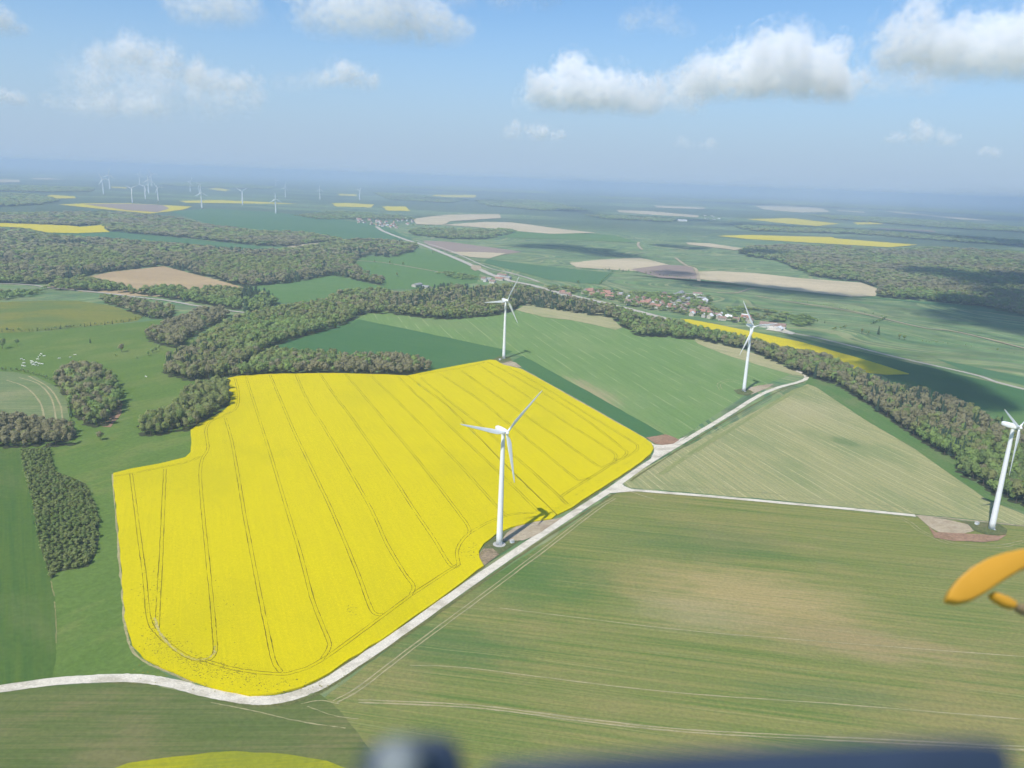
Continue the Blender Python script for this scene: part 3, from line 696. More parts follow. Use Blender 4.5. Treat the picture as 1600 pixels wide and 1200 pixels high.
LOD = {}
for kind in ('broad', 'conifer'):
    for n in (620, 220, 80, 34):
        LOD[kind, n] = [crown_quads(kind, n, 100 * n + i) for i in range(5 if n > 100 else 4)]


def inside(px, py, poly):
    poly = np.asarray(poly, float); x1, y1 = poly[:, 0], poly[:, 1]; x2, y2 = np.roll(x1, -1), np.roll(y1, -1)
    r = np.zeros(len(px), bool)
    for a, b, c, d in zip(x1, y1, x2, y2):
        if b == d: continue
        cnd = ((b > py) != (d > py)) & (px < (c - a) * (py - b) / (d - b) + a)
        r ^= cnd
    return r


def projn(P):
    d = P - CAMP
    w = d @ FW
    return 800 + F * (d @ IR) / w, 600 - F * (d @ IU) / w


def scatter(poly, spacing, h, topk=.8):
    """Tree sites whose foot and top both lie inside the wood's outline."""
    g = np.array([gp(x, y)[:2] for x, y in poly])
    D = np.hypot(g[:, 0], g[:, 1]); dmin = D.min()
    sp = lambda d: np.maximum(spacing, d / 125 * spacing / 8.5)
    s0 = float(sp(dmin))
    (x0, y0), (x1, y1) = g.min(0), g.max(0)
    nx, ny = int((x1 - x0) / s0) + 2, int((y1 - y0) / (s0 * .87)) + 2
    X, Y = np.meshgrid(np.arange(nx), np.arange(ny))
    X = x0 + (X + .5 * (Y % 2)) * s0; Y = y0 + Y * s0 * .87
    X = X.ravel() + RNG.normal(0, .22, X.size) * s0; Y = Y.ravel() + RNG.normal(0, .22, Y.size) * s0
    Dq = np.hypot(X, Y); keep = RNG.random(X.size) < (s0 / sp(Dq)) ** 2
    X, Y = X[keep], Y[keep]
    H = h * RNG.choice([.62, .8, .92, 1.0, 1.08, 1.2], X.size) * RNG.uniform(.94, 1.06, X.size)
    ax, ay = projn(np.stack([X, Y, np.zeros_like(X)], 1)); bx, by = projn(np.stack([X, Y, H * topk], 1))
    ok = inside(ax, ay, poly) & inside(bx, by, poly)
    X, Y, H = X[ok], Y[ok], H[ok]
    W_ = sp(np.hypot(X, Y)) / 8.5
    return X, Y, H, W_


WOODS = []      # (label, group, name, sites...)
def wood(poly, h, mix, label, floor=(.06, .07, .03, 1), spacing=6.9, single=None, name='woodland', floor_layer=3, floor_label=None, topk=.72):
    X, Y, H, Wd = scatter(poly, spacing, h, topk)
    kinds = list(mix); pr = np.array([mix[k] for k in kinds]); pr = pr / pr.sum()
    # kinds grow in drifts
    cs = RNG.uniform(0, 6.28, 8)
    f = .5 + .25 * (np.sin(X / 70 + cs[0] + np.sin(Y / 55 + cs[1])) + np.sin(Y / 90 + cs[2] + np.sin(X / 60)))
    f = np.clip(f + RNG.normal(0, .22, X.size), 0, .9999)
    K = np.searchsorted(np.cumsum(pr), f)
    K = np.minimum(K, len(kinds) - 1)
    WOODS.append(dict(X=X, Y=Y, H=H, W=Wd, K=[kinds[k] for k in K], label=label, single=single, name=name))
    if floor_label:
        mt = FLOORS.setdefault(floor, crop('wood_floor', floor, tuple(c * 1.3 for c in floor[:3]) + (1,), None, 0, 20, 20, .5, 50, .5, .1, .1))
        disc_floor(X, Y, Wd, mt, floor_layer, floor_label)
FLOORS = {}
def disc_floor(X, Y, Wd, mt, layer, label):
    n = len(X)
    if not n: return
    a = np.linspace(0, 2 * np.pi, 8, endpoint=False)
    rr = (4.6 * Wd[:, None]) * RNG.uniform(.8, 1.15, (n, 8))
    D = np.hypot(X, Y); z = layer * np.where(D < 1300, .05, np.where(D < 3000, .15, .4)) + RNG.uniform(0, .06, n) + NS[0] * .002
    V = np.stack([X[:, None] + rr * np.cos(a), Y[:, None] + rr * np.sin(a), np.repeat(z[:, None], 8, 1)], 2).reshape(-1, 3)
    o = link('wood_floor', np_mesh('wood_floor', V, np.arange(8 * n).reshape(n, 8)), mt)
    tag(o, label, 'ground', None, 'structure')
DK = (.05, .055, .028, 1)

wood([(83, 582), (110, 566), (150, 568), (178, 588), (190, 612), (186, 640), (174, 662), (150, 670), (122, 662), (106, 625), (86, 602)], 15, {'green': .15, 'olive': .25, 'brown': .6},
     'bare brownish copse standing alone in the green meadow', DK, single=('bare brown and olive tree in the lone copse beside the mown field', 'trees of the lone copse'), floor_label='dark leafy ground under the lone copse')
wood([(-60, 650), (30, 652), (80, 658), (112, 664), (118, 676), (112, 696), (40, 700), (-60, 700)], 13, {'brown': .8, 'olive': .2},
     'brown leafless hedge wood along the lower side of the mown field', DK, spacing=7, topk=.5, single=('bare brown tree in the thick hedge wood below the mown field', 'trees of the hedge wood'), floor_label='dark ground under the brown hedge wood')
wood([(208, 662), (225, 645), (270, 634), (283, 612), (300, 598), (340, 588), (356, 594), (361, 625), (355, 636), (330, 652), (298, 672), (270, 677), (230, 684), (212, 676)], 14, {'olive': .65, 'green': .25, 'brown': .1},
     'olive grove bordering the top left corner of the yellow field', DK, single=('olive green tree in the grove touching the upper left corner of the yellow field', 'trees of the field corner grove'), floor_label='dark ground under the grove at the yellow field corner')
wood([(215, 522), (240, 508), (262, 500), (310, 481), (345, 478), (362, 488), (350, 502), (320, 515), (295, 530), (280, 545), (255, 541), (236, 534)], 14, {'brown': .85, 'olive': .15},
     'purplish brown wood beside the upper meadow', DK, single=('purplish brown bare tree in the wood above the meadow with white cattle', 'trees of the purplish brown wood'), floor_label='dark ground under the purplish brown wood')
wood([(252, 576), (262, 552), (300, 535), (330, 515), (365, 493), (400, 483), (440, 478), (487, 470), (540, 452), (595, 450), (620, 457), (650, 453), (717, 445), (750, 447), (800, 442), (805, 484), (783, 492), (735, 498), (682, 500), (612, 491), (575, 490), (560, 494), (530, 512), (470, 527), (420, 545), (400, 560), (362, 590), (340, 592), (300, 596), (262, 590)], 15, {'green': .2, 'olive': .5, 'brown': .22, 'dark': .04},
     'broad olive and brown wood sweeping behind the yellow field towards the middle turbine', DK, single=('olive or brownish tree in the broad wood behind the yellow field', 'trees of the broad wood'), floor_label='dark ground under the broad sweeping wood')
wood([(345, 592), (362, 578), (400, 558), (425, 543), (450, 547), (520, 550), (550, 554), (625, 553), (660, 559), (676, 569), (672, 581), (637, 588), (600, 587), (520, 585), (430, 586), (375, 590)], 14, {'olive': .45, 'green': .25, 'brown': .3},
     'strip of mixed trees along the top of the yellow field', DK, spacing=7.5, topk=.6, single=('rounded mixed tree in the strip along the upper edge of the yellow field', 'trees of the field top strip'), floor_label='dark ground under the tree strip')
wood([(800, 442), (827, 446), (875, 461), (950, 474), (987, 486), (1037, 499), (1062, 501), (1100, 511), (1170, 526), (1237, 544), (1287, 552), (1350, 580), (1400, 600), (1450, 608), (1500, 625), (1530, 640), (1570, 660), (1640, 672), (1640, 806), (1600, 792), (1552, 773), (1497, 741), (1498, 722), (1450, 697), (1400, 665), (1355, 632), (1307, 602), (1262, 589), (1200, 562), (1170, 548), (1087, 531), (1037, 528), (997, 526), (975, 513), (955, 497), (900, 490), (825, 477), (800, 485)], 15, {'green': .36, 'olive': .24, 'brown': .36, 'dark': .05},
     'long wood on the slope behind the two right-hand turbines', DK, single=('grey brown or green tree on the wooded slope behind the straw field', 'trees of the long slope wood'), floor_label='dark ground under the long slope wood')
wood([(1490, 720), (1470, 700), (1440, 682), (1425, 670), (1440, 660), (1480, 672), (1520, 690), (1530, 705), (1520, 722)], 15, {'dark': 1}, 'patch of dark conifers inside the long slope wood', DK, spacing=7,
     single=('dark green conifer at the edge of the slope wood above the straw field', 'conifers of the slope wood'))
wood([(375, 452), (400, 450), (425, 462), (436, 472), (415, 490), (385, 488)], 17, {'dark': .9, 'green': .1}, 'clump of dark conifers beside the country road', DK, topk=.6, spacing=7.5, floor_label='dark ground under the roadside conifers')
wood([(640, 452), (690, 446), (717, 443), (716, 452), (690, 462), (650, 464)], 17, {'dark': 1}, 'small dark conifer stand within the broad wood', DK, spacing=7.5)
wood([(60, 452), (82, 447), (90, 441), (125, 434), (162, 440), (212, 453), (250, 449), (312, 452), (350, 450), (376, 452), (376, 486), (350, 481), (300, 473), (250, 465), (175, 456), (120, 455)], 13, {'green': .7, 'olive': .3}, 'leafy tree belt in front of the pinkish ploughed field', DK, topk=.35, floor_label='dark ground under the roadside tree belt')
wood([(150, 463), (175, 463), (225, 471), (270, 478), (277, 488), (262, 500), (236, 498), (210, 490), (165, 474)], 12, {'olive': .8, 'brown': .2}, 'small olive wood between the road and the olive yellow field', DK, topk=.5, floor_label='dark ground under the small olive wood')
wood([(-60, 456), (20, 452), (75, 452), (60, 462), (0, 470), (-60, 472)], 9, {'green': .6, 'olive': .4}, 'low leafy wood left of the tree belt', DK)
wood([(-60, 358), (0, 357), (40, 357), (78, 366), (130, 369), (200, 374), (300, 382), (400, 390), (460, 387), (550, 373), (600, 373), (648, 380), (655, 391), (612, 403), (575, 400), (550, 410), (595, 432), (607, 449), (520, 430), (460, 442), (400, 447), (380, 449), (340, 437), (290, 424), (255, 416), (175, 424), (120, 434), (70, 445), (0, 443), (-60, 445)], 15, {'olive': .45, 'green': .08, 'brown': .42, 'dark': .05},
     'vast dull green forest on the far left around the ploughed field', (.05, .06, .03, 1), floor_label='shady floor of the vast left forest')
wood([(-60, 333), (0, 332), (125, 330), (200, 332), (275, 339), (322, 350), (400, 359), (480, 362), (545, 374), (548, 378), (500, 380), (450, 386), (400, 384), (300, 373), (225, 367), (172, 362), (163, 357), (166, 351), (125, 354), (0, 349), (-60, 347)], 15, {'olive': .45, 'green': .1, 'brown': .45},
     'long dark forest band beyond the yellow strip on the left', (.05, .06, .03, 1), floor_label='shady floor of the long forest band')
wood([(1152, 393), (1172, 384), (1240, 381), (1310, 383), (1390, 389), (1440, 385), (1520, 388), (1640, 396), (1640, 508), (1580, 490), (1520, 478), (1440, 470), (1373, 465), (1372, 451), (1345, 441), (1300, 437), (1262, 430), (1215, 408), (1160, 400)], 15, {'green': .12, 'olive': .48, 'brown': .4},
     'wide forest across the valley behind the tan field', (.045, .055, .03, 1), floor_label='shady floor of the valley forest')
wood([(630, 360), (660, 355), (700, 357), (800, 357), (806, 364), (760, 374), (705, 374), (650, 368)], 14, {'green': .6, 'olive': .4}, 'dark wood patch right of the highway near the far village', (.045, .055, .03, 1), floor_label='shady floor of the highway wood patch')
wood([(455, 337), (520, 329), (562, 331), (640, 338), (652, 345), (600, 344), (560, 343), (500, 344)], 13, {'green': .7, 'olive': .3}, 'dark trees around the far village', (.045, .055, .03, 1))
FARW = [
    ([(-60, 300), (0, 300), (60, 303), (95, 314), (60, 321), (-60, 325)], 'dim blue wood band at the far left'),
    ([(-60, 288), (40, 289), (150, 293), (140, 300), (60, 301), (-60, 297)], 'hazy wood band under the left horizon'),
    ([(230, 287), (330, 284), (430, 291), (420, 296), (300, 293)], 'hazy wood band behind the turbine cluster'),
    ([(580, 300), (640, 303), (740, 312), (700, 318), (610, 313)], 'dim blue wood beyond the far village'),
    ([(740, 312), (830, 312), (880, 320), (930, 330), (850, 330), (760, 322)], 'dim blue wood in the far centre'),
    ([(600, 291), (720, 291), (860, 299), (850, 303), (700, 298)], 'hazy wood line near the central horizon'),
    ([(900, 335), (980, 336), (1060, 341), (1050, 348), (950, 343)], 'thin dark wood in the far centre right'),
    ([(1130, 352), (1200, 352), (1330, 358), (1470, 366), (1640, 378), (1640, 388), (1480, 378), (1330, 366), (1180, 362)], 'long dark blue wood above the yellow strip'),
    ([(1250, 334), (1400, 340), (1640, 357), (1640, 366), (1460, 356), (1300, 343)], 'hazy wood band on the right plateau'),
    ([(1000, 309), (1200, 312), (1400, 322), (1640, 336), (1640, 342), (1380, 328), (1150, 318)], 'hazy wood line near the right horizon'),
    ([(930, 306), (1010, 309), (1030, 314), (950, 312)], 'small hazy wood near the right of centre horizon')]
for pl, lb in FARW:
    wood(pl, 16, {'green': .6, 'olive': .4}, lb, (.04, .05, .03, 1), floor_label='shady floor of the ' + lb.replace('dim blue ', '').replace('hazy ', ''), floor_layer=4)
# trees and gardens between the houses
wood([(905, 448), (960, 452), (1040, 456), (1110, 462), (1112, 478), (1140, 488), (1180, 500), (1160, 508), (1120, 500), (1040, 488), (985, 480), (960, 470), (915, 466)], 8, {'green': .7, 'olive': .3}, 'garden trees scattered between the village houses', spacing=11, name='garden_trees')
wood([(1130, 478), (1180, 480), (1260, 492), (1300, 505), (1250, 510), (1170, 498), (1130, 488)], 8, {'green': .7, 'olive': .3}, 'loose scrub and trees behind the turbine by the wood', spacing=16, name='scattered_scrub')
wood([(840, 445), (880, 446), (930, 452), (940, 462), (900, 460), (860, 454)], 9, {'green': .7, 'olive': .3}, 'scattered trees beside the highway before the village', spacing=15, name='scattered_scrub')
wood([(678, 425), (700, 424), (740, 430), (752, 438), (720, 438), (690, 432)], 9, {'green': .8, 'olive': .2}, 'short tree row below the highway works', spacing=9, name='woodland')

# --- nearest sites become single trees, the rest one mass per wood
sites = []
for wi, w in enumerate(WOODS):
    if not w['single']: continue
    for i in range(len(w['X'])):
        d = math.hypot(w['X'][i], w['Y'][i])
        x, y = proj((w['X'][i], w['Y'][i], 5))
        if -10 < x < 1610 and y > 300: sites.append((d / w['H'][i], wi, i))
sites.sort(); chosen = sites[:300]
sel = {}
for _, wi, i in chosen: sel.setdefault(wi, set()).add(i)

crown_me, trunk_me = {}, {}
def crown_mesh(tk, v):
    if (tk, v) not in crown_me:
        V, Q, T, NV = LOD['conifer' if tk == 'dark' else 'broad', 620][v]
        me = np_mesh('crown', V, Q, T, None, NV); me.materials.append(LM[tk]); crown_me[tk, v] = me
    return crown_me[tk, v]
def trunk_mesh(v, con):
    if (v, con) not in trunk_me:
        bm = bmesh.new(); rr = random.Random(v)
        lathe(bm, [(.34, -.2), (.26, .6), (.2, 4), (.13, 8), (.05, 13 if con else 11)], 8)
        for k in range(0 if con else 6):
            a = k * 1.05 + rr.random(); z0 = rr.uniform(3.5, 6.5)
            p0 = Vector((0, 0, z0)); p1 = Vector((math.cos(a) * 2.6, math.sin(a) * 2.6, z0 + rr.uniform(2.5, 4.5)))
            q = (p1 - p0).to_track_quat('Z', 'Y').to_matrix().to_4x4()
            lathe(bm, [(.12, 0), (.04, (p1 - p0).length)], 6, M_=Matrix.Translation(p0) @ q)
        me = bpy.data.meshes.new('trunk'); bm.to_mesh(me); bm.free(); me.materials.append(bark); trunk_me[v, con] = me
    return trunk_me[v, con]
def single_tree(x, y, h, wd, tk, label, group, name=None):
    v = random.randrange(5)
    r = empty(name or ('conifer_tree' if tk == 'dark' else 'deciduous_tree'), (x, y, 0), random.uniform(0, 6.28))
    s = h / 14; r.scale = (s * wd, s * wd, s)
    tag(r, label, 'tree', group)
    c = bpy.data.objects.new('crown', crown_mesh(tk, v)); COL.objects.link(c); c.parent = r
    k = bpy.data.objects.new('trunk', trunk_mesh(v, tk == 'dark')); COL.objects.link(k); k.parent = r
    return r

MATI = ['olive', 'brown', 'green', 'dark', 'scrub']
def mass(name, label, X, Y, H, Wd, K, cat='wood', kind='stuff', low=None):
    VV, QQ, TT, MM, NN = [], [], [], [], []; off = 0
    for i in range(len(X)):
        d = math.hypot(X[i], Y[i])
        n = low or (620 if d < 720 else 220 if d < 1250 else 80 if d < 2300 else 34)
        ls = LOD['conifer' if K[i] == 'dark' else 'broad', n]
        V, Q, T, NV = ls[random.randrange(len(ls))]
        s = H[i] / 14; a = random.uniform(0, 6.28); ca, sa = math.cos(a) * Wd[i], math.sin(a) * Wd[i]
        sw = (s if Wd[i] < 1.3 else max(s, .85))
        VV.append(np.stack([(V[:, 0] * ca - V[:, 1] * sa) * sw + X[i], (V[:, 0] * sa + V[:, 1] * ca) * sw + Y[i], V[:, 2] * s], 1))
        c_, s_ = math.cos(a), math.sin(a)
        NN.append(np.stack([NV[:, 0] * c_ - NV[:, 1] * s_, NV[:, 0] * s_ + NV[:, 1] * c_, NV[:, 2]], 1))
        QQ.append(Q + off); off += len(V)
        TT.append(T + RNG.random()); MM.append(np.full(len(Q), MATI.index(K[i])))
    if not VV: return
    me = np_mesh(name, np.concatenate(VV), np.concatenate(QQ), np.concatenate(TT), np.concatenate(MM), np.concatenate(NN))
    for k in MATI: me.materials.append(LM[k])
    return tag(link(name, me), label, cat, None, kind)

NT_ = 0
for wi, w in enumerate(WOODS):
    s = sel.get(wi, set())
    for i in s: single_tree(w['X'][i], w['Y'][i], w['H'][i], min(1.25, w['W'][i]) * 1.02, w['K'][i], *w['single'])
    r = [i for i in range(len(w['X'])) if i not in s]; NT_ += len(r)
    if r: mass(w['name'], w['label'], w['X'][r], w['Y'][r], w['H'][r], w['W'][r] * 1.08, [w['K'][i] for i in r])
print('mass trees', NT_)

# young plantation, lower left: low dense scrub nobody could count
sc_poly = [(32, 702), (77, 699), (86, 736), (112, 746), (134, 756), (148, 785), (155, 815), (153, 858), (138, 886), (112, 890), (90, 894), (80, 906), (74, 890), (62, 850), (50, 780), (38, 735)]
X, Y, H, Wd = scatter(sc_poly, 3.0, 4.0)
Wd = np.full(len(X), .40)
SV = []
mass('scrub', 'dense dark green young plantation shaped like a club left of the yellow field', X, Y, H * 1.0, np.full(len(X), 1.25), ['scrub'] * len(X), 'scrub', 'stuff', 80)
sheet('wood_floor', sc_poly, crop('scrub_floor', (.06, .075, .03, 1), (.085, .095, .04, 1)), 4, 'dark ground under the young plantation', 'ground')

# hedges: each one a thing
def hedge(pts, h, label, step=3.0, mixk=('green', 'olive'), wid=.8, skip=0.0, low=None):
    g = catmull([gp(x, y)[:2] for x, y in pts], 12)
    X, Y = [], []; acc = 0
    for a, b in zip(g[:-1], g[1:]):
        L = np.hypot(*(b - a)); n = max(1, int(L / step))
        for k in range(n):
            if random.random() < skip: continue
            p = a + (b - a) * (k + random.random() * .6) / n + RNG.normal(0, .6, 2)
            X.append(p[0]); Y.append(p[1])
    X, Y = np.array(X), np.array(Y)
    H = h * RNG.uniform(.6, 1.25, len(X))
    mass('hedge', label, X, Y, H, np.full(len(X), wid), [random.choice(mixk) for _ in X], 'hedge', 'thing', low or 80)
hedge([(-20, 519), (50, 518), (120, 512), (180, 506), (222, 498), (250, 494)], 5.5, 'dark hedge under the olive yellow field', 2.4, ('dark', 'green', 'olive'))
hedge([(-20, 581), (20, 580), (55, 587), (85, 598)], 4.5, 'hedge curving round the top of the mown field', 3.0)
hedge([(108, 622), (111, 640), (110, 662)], 6, 'dark upright hedge between the mown field and the lone copse', 2.5, ('dark', 'green'))
hedge([(32, 703), (40, 735), (50, 780), (60, 845)], 3, 'thin dark hedge along the left edge of the young plantation', 2.5, ('green', 'dark'), .7)
hedge([(935, 421), (1000, 427), (1090, 438)], 7, 'dark tree hedge under the pale stubble in the valley', 10, ('dark', 'green'), .9, .15, 34)
hedge([(958, 426), (945, 436), (937, 446)], 6, 'short hedge running down to the village gardens', 8, ('green',), .8, .1, 34)
hedge([(1200, 496), (1250, 502), (1290, 505)], 6, 'broken hedge behind the white barn', 8, ('green', 'dark'), .9, .3, 34)
hedge([(1360, 508), (1375, 502), (1385, 498)], 6, 'short dark hedge in the right-hand meadow', 7, ('green', 'dark'), .8, .1, 34)
hedge([(1235, 470), (1260, 474), (1310, 482), (1390, 498)], 5, 'long thin hedge dividing the right-hand meadows', 10, ('green',), .7, .25, 34)
hedge([(1300, 516), (1322, 513)], 7, 'bushy hedge end in the meadow right of the barn', 5, ('green', 'olive'), .9, .1, 34)
hedge([(1440, 535), (1500, 540), (1600, 556)], 5, 'sparse hedge across the far right meadow', 10, ('green', 'olive'), .8, .4, 34)
hedge([(800, 453), (850, 458), (872, 464)], 6, 'dark hedge along the highway', 7, ('dark', 'green'), .8, .2, 34)
hedge([(640, 353), (700, 357), (780, 361)], 9, 'far hedge line in front of the long pale bare field', 16, ('green',), 1.3, .2, 34)

# lone trees
for (x, y, h, tk, lb) in [
    (4, 545, 15, 'green', 'dark round tree at the left edge of the upper meadow'), (27, 540, 10, 'green', 'small round tree next to the left edge above the white cattle'),
    (141, 536, 7, 'dark', 'tiny dark bush alone in the upper meadow'), (190, 550, 12, 'brown', 'lone bare grey tree in the upper meadow'),
    (157, 688, 10, 'brown', 'thin bare tree casting a long shadow below the lone copse'), (181, 557, 4, 'green', 'small bush beside the lone bare grey tree'),
    (214, 561, 4, 'green', 'small bush near the right side of the upper meadow'),
    (620, 433, 13, 'green', 'round tree in the sloping meadow below the highway'), (630, 415, 11, 'green', 'tree on the path in the sloping meadow'), (609, 413, 11, 'green', 'tree at the upper path of the sloping meadow'),
    (585, 410, 9, 'green', 'small tree near the forest corner on the meadow path'), (676, 397, 12, 'green', 'tree beside the highway bend'),
    (1262, 502, 15, 'green', 'tall lone tree in the meadow right of the barn'), (1372, 523, 15, 'dark', 'dark poplar in the right-hand valley meadow'),
    (1346, 521, 10, 'olive', 'pale thin tree left of the dark poplar'), (1356, 523, 8, 'olive', 'small shrub left of the dark poplar'),
    (1405, 530, 10, 'olive', 'thin tree right of the dark poplar'), (1413, 531, 9, 'olive', 'thinner tree at the end of the right-hand tree row'),
    (903, 443, 10, 'green', 'dark tree left of the village by the highway')]:
    p = gp(x, y); single_tree(p[0], p[1], h, 1.0 if tk != 'dark' else .9, tk, lb, None)
for i, (x, y) in enumerate([(232, 556), (238, 552), (244, 550), (249, 546)]):
    p = gp(x, y); single_tree(p[0], p[1], 7, 1.1, 'green', 'low round bush in the clump at the corner of the purplish wood', 'bushes of the meadow clump', 'bush')
# ------------------------------------------------------------------ wind turbines
white = plain('white_coating', (.82, .82, .81, 1), .45, .3, .02, .2)
greyp = plain('grey_metal', (.45, .46, .47, 1), .5, .3, .05, 2)
conc = plain('concrete', (.45, .43, .39, 1), .9, .1, .12, 1.5)
HUB, RB, YAW = 80.5, 37.0, R(36)
# rotor plane spans u=(cos,sin) and z; the nacelle lies behind it
def turbine_meshes():
    ms = {}
    bm = bmesh.new(); lathe(bm, [(2.15, .3), (2.1, 6), (1.85, 26), (1.55, 52), (1.2, HUB - 2.0), (1.2, HUB - 1.6)], 32); ms['tower'] = bm
    bm = bmesh.new(); lathe(bm, [(4.6, -.5), (4.6, .22), (4.2, .4), (2.6, .45)], 32); ms['foundation'] = bm
    bm = bmesh.new(); box(bm, (.2, -2.12, 2.1), (1.1, .14, 2.3)); box(bm, (.2, -2.5, .75), (1.5, 1.0, .18)); ms['door'] = bm
    # nacelle along +y (away from the rotor): rounded tapering box
    bm = bmesh.new(); secs = [(-2.6, 1.15, 1.3, 0), (-2.0, 1.6, 1.7, 0), (0, 1.75, 1.9, 0), (4, 1.7, 1.85, .1), (7, 1.45, 1.5, .3), (7.8, 1.1, 1.1, .4)]
    rings = []
    for y, wx, wz, up in secs:
        ring = []
        for i in range(20):
            a = 2 * math.pi * i / 20; c, s = math.cos(a), math.sin(a)
            e = .55
            ring.append(bm.verts.new((wx * math.copysign(abs(c) ** e, c), y, up + wz * math.copysign(abs(s) ** e, s))))
        rings.append(ring)
    for a, b in zip(rings[:-1], rings[1:]):
        for i in range(20): bm.faces.new((a[i], b[i], b[(i + 1) % 20], a[(i + 1) % 20]))
    bm.faces.new(rings[0]); bm.faces.new(rings[-1][::-1]); bmesh.ops.recalc_face_normals(bm, faces=bm.faces); ms['nacelle'] = bm
    bm = bmesh.new(); lathe(bm, [(.05, 0), (.05, 2.4)], 6, M_=Matrix.Translation((.5, 6, 1.7))); box(bm, (.5, 6, 3.9), (.9, .12, .12)); ms['wind_vane'] = bm
    bm = bmesh.new(); lathe(bm, [(1.35, 0), (1.4, .9), (1.3, 1.9), (.95, 2.7), (.4, 3.2), (.05, 3.35)], 24, M_=Matrix.Translation((0, -2.5, 0)) @ Matrix.Rotation(R(90), 4, 'X')); ms['hub'] = bm
    # blade along +z from the hub axis
    bm = bmesh.new(); rings = []
    for r, ch, th, tw in [(1.0, 1.5, 1.5, 40), (2.6, 1.55, 1.4, 35), (5, 2.5, 1.0, 28), (8, 3.1, .75, 20), (13, 2.75, .55, 13), (20, 2.1, .38, 8), (28, 1.5, .25, 4), (34, 1.0, .14, 2), (36.4, .6, .08, 1), (37, .2, .04, 1)]:
        ring = []
        for i in range(14):
            a = 2 * math.pi * i / 14
            x = math.cos(a) * ch / 2 + (0 if r < 3 else -ch * .2); y = math.sin(a) * th / 2 * (1 if r < 3 else (.65 + .45 * math.cos(a)))
            t_ = R(tw); ring.append(bm.verts.new((x * math.cos(t_) - y * math.sin(t_), x * math.sin(t_) + y * math.cos(t_), r)))
        rings.append(ring)
    for a, b in zip(rings[:-1], rings[1:]):
        for i in range(14): bm.faces.new((a[i], a[(i + 1) % 14], b[(i + 1) % 14], b[i]))
    bm.faces.new(rings[0][::-1]); bm.faces.new(rings[-1]); ms['blade'] = bm
    out = {}
    for k, b in ms.items():
        b.normal_update(); me = bpy.data.meshes.new(k); b.to_mesh(me); b.free()
        me.materials.append({'foundation': conc, 'door': greyp, 'wind_vane': greyp}.get(k, white))
        if k in ('tower', 'nacelle', 'hub', 'blade'): me.polygons.foreach_set('use_smooth', [True] * len(me.polygons))
        out[k] = me
    return out
TM = turbine_meshes()
T2Y = R(26)
def turbine(px, py, a0, label, group, scale=1.0, yaw=YAW, full=True, blades=3):
    p = gp(px, py)
    r = empty('wind_turbine', p, 0); r.scale = (scale,) * 3
    tag(r, label, 'wind turbine', group)
    def add(k, par, loc=(0, 0, 0), rot=None):
        o = bpy.data.objects.new(k, TM[k]); COL.objects.link(o); o.parent = par; o.location = loc
        if rot is not None: o.rotation_euler = rot
        return o
    if full: add('foundation', r)
    tw = add('tower', r)
    if not full: tw.scale = (1.7, 1.7, 1)
    if full: add('door', tw, rot=(0, 0, R(20)))
    n = add('nacelle', r, (0, 0, HUB), (0, 0, yaw))
    if full: add('wind_vane', n)
    h = add('hub', n if False else r, (0, 0, HUB), (0, 0, yaw))
    c = Vector((0, -3.9, 0)); c.rotate(Matrix.Rotation(yaw, 3, 'Z'))
    for k in range(3):
        o = add('blade', r, (c.x, c.y, HUB))
        if not full: o.scale = (1.9, 1.9, 1)
        # blade +z turned clockwise by a (seen from in front), then yawed
        o.rotation_euler = (Matrix.Rotation(yaw, 3, 'Z') @ Matrix.Rotation(R(a0 + 120 * k), 3, 'Y')).to_euler()
    return r
turbine(780, 851, 48, 'largest white wind turbine standing on a grass mound by the yellow field', 'wind turbines near the yellow fields')
turbine(1162, 612, -33, 'white wind turbine before the wood at the end of the gravel track', 'wind turbines near the yellow fields', yaw=T2Y)
turbine(787, 560.5, 30, 'white wind turbine at the far tip of the yellow fields', 'wind turbines near the yellow fields')
turbine(1549, 827, -60, 'white wind turbine at the right edge beside the red soil bank', 'wind turbines near the yellow fields')
FT = [(162, 304, 280, 95, 'distant turbine farthest left in the wind farm, blades edge-on'), (172, 296, 273, 10, 'faint distant turbine just right of the leftmost one'),
      (207, 317, 294.5, 60, 'distant turbine with raised Y shaped blades above the yellow and brown field'), (227.5, 312, 291, 52, 'distant turbine with raised blades right of the Y shaped one'),
      (232.5, 303, 281, 0, 'distant turbine half hidden behind its neighbour in the cluster'), (237.5, 291, 272, 90, 'faint far turbine at the top of the cluster'),
      (218.5, 288, 272, 20, 'very faint far turbine left of the cluster top'), (247.5, 315, 293, -35, 'distant turbine closing the cluster on its right side'),
      (297.5, 300, 284, 30, 'faint turbine standing on the thin pale strip'), (311.5, 302, 288, 80, 'faint turbine behind the one with spread blades'),
      (315.5, 326, 301, 0, 'distant turbine with spread blades on the blue green field'), (379, 321, 299, 60, 'distant turbine right of the one with spread blades'),
      (431, 334, 311, 0, 'distant turbine nearest to the far village, on the wide blue green field'), (446, 309, 293, 10, 'faint turbine just beyond the one on the wide field'),
      (500, 312, 296, 0, 'faint slim turbine alone above the far village'), (562, 313, 297, 35, 'distant turbine with a V of blades right of the slim one'), (431, 291, 279, 15, 'faintest turbine near the horizon above the wide field')]
for x, y, hy, a0, lb in FT:
    p = gp(x, y); dpx = 0
    _, y1 = proj((p[0], p[1], HUB)); sc = (y - hy) / (y - y1)
    turbine(x, y, a0, lb, 'distant wind farm', sc * 1.0, YAW + R(random.uniform(-8, 8)), False)
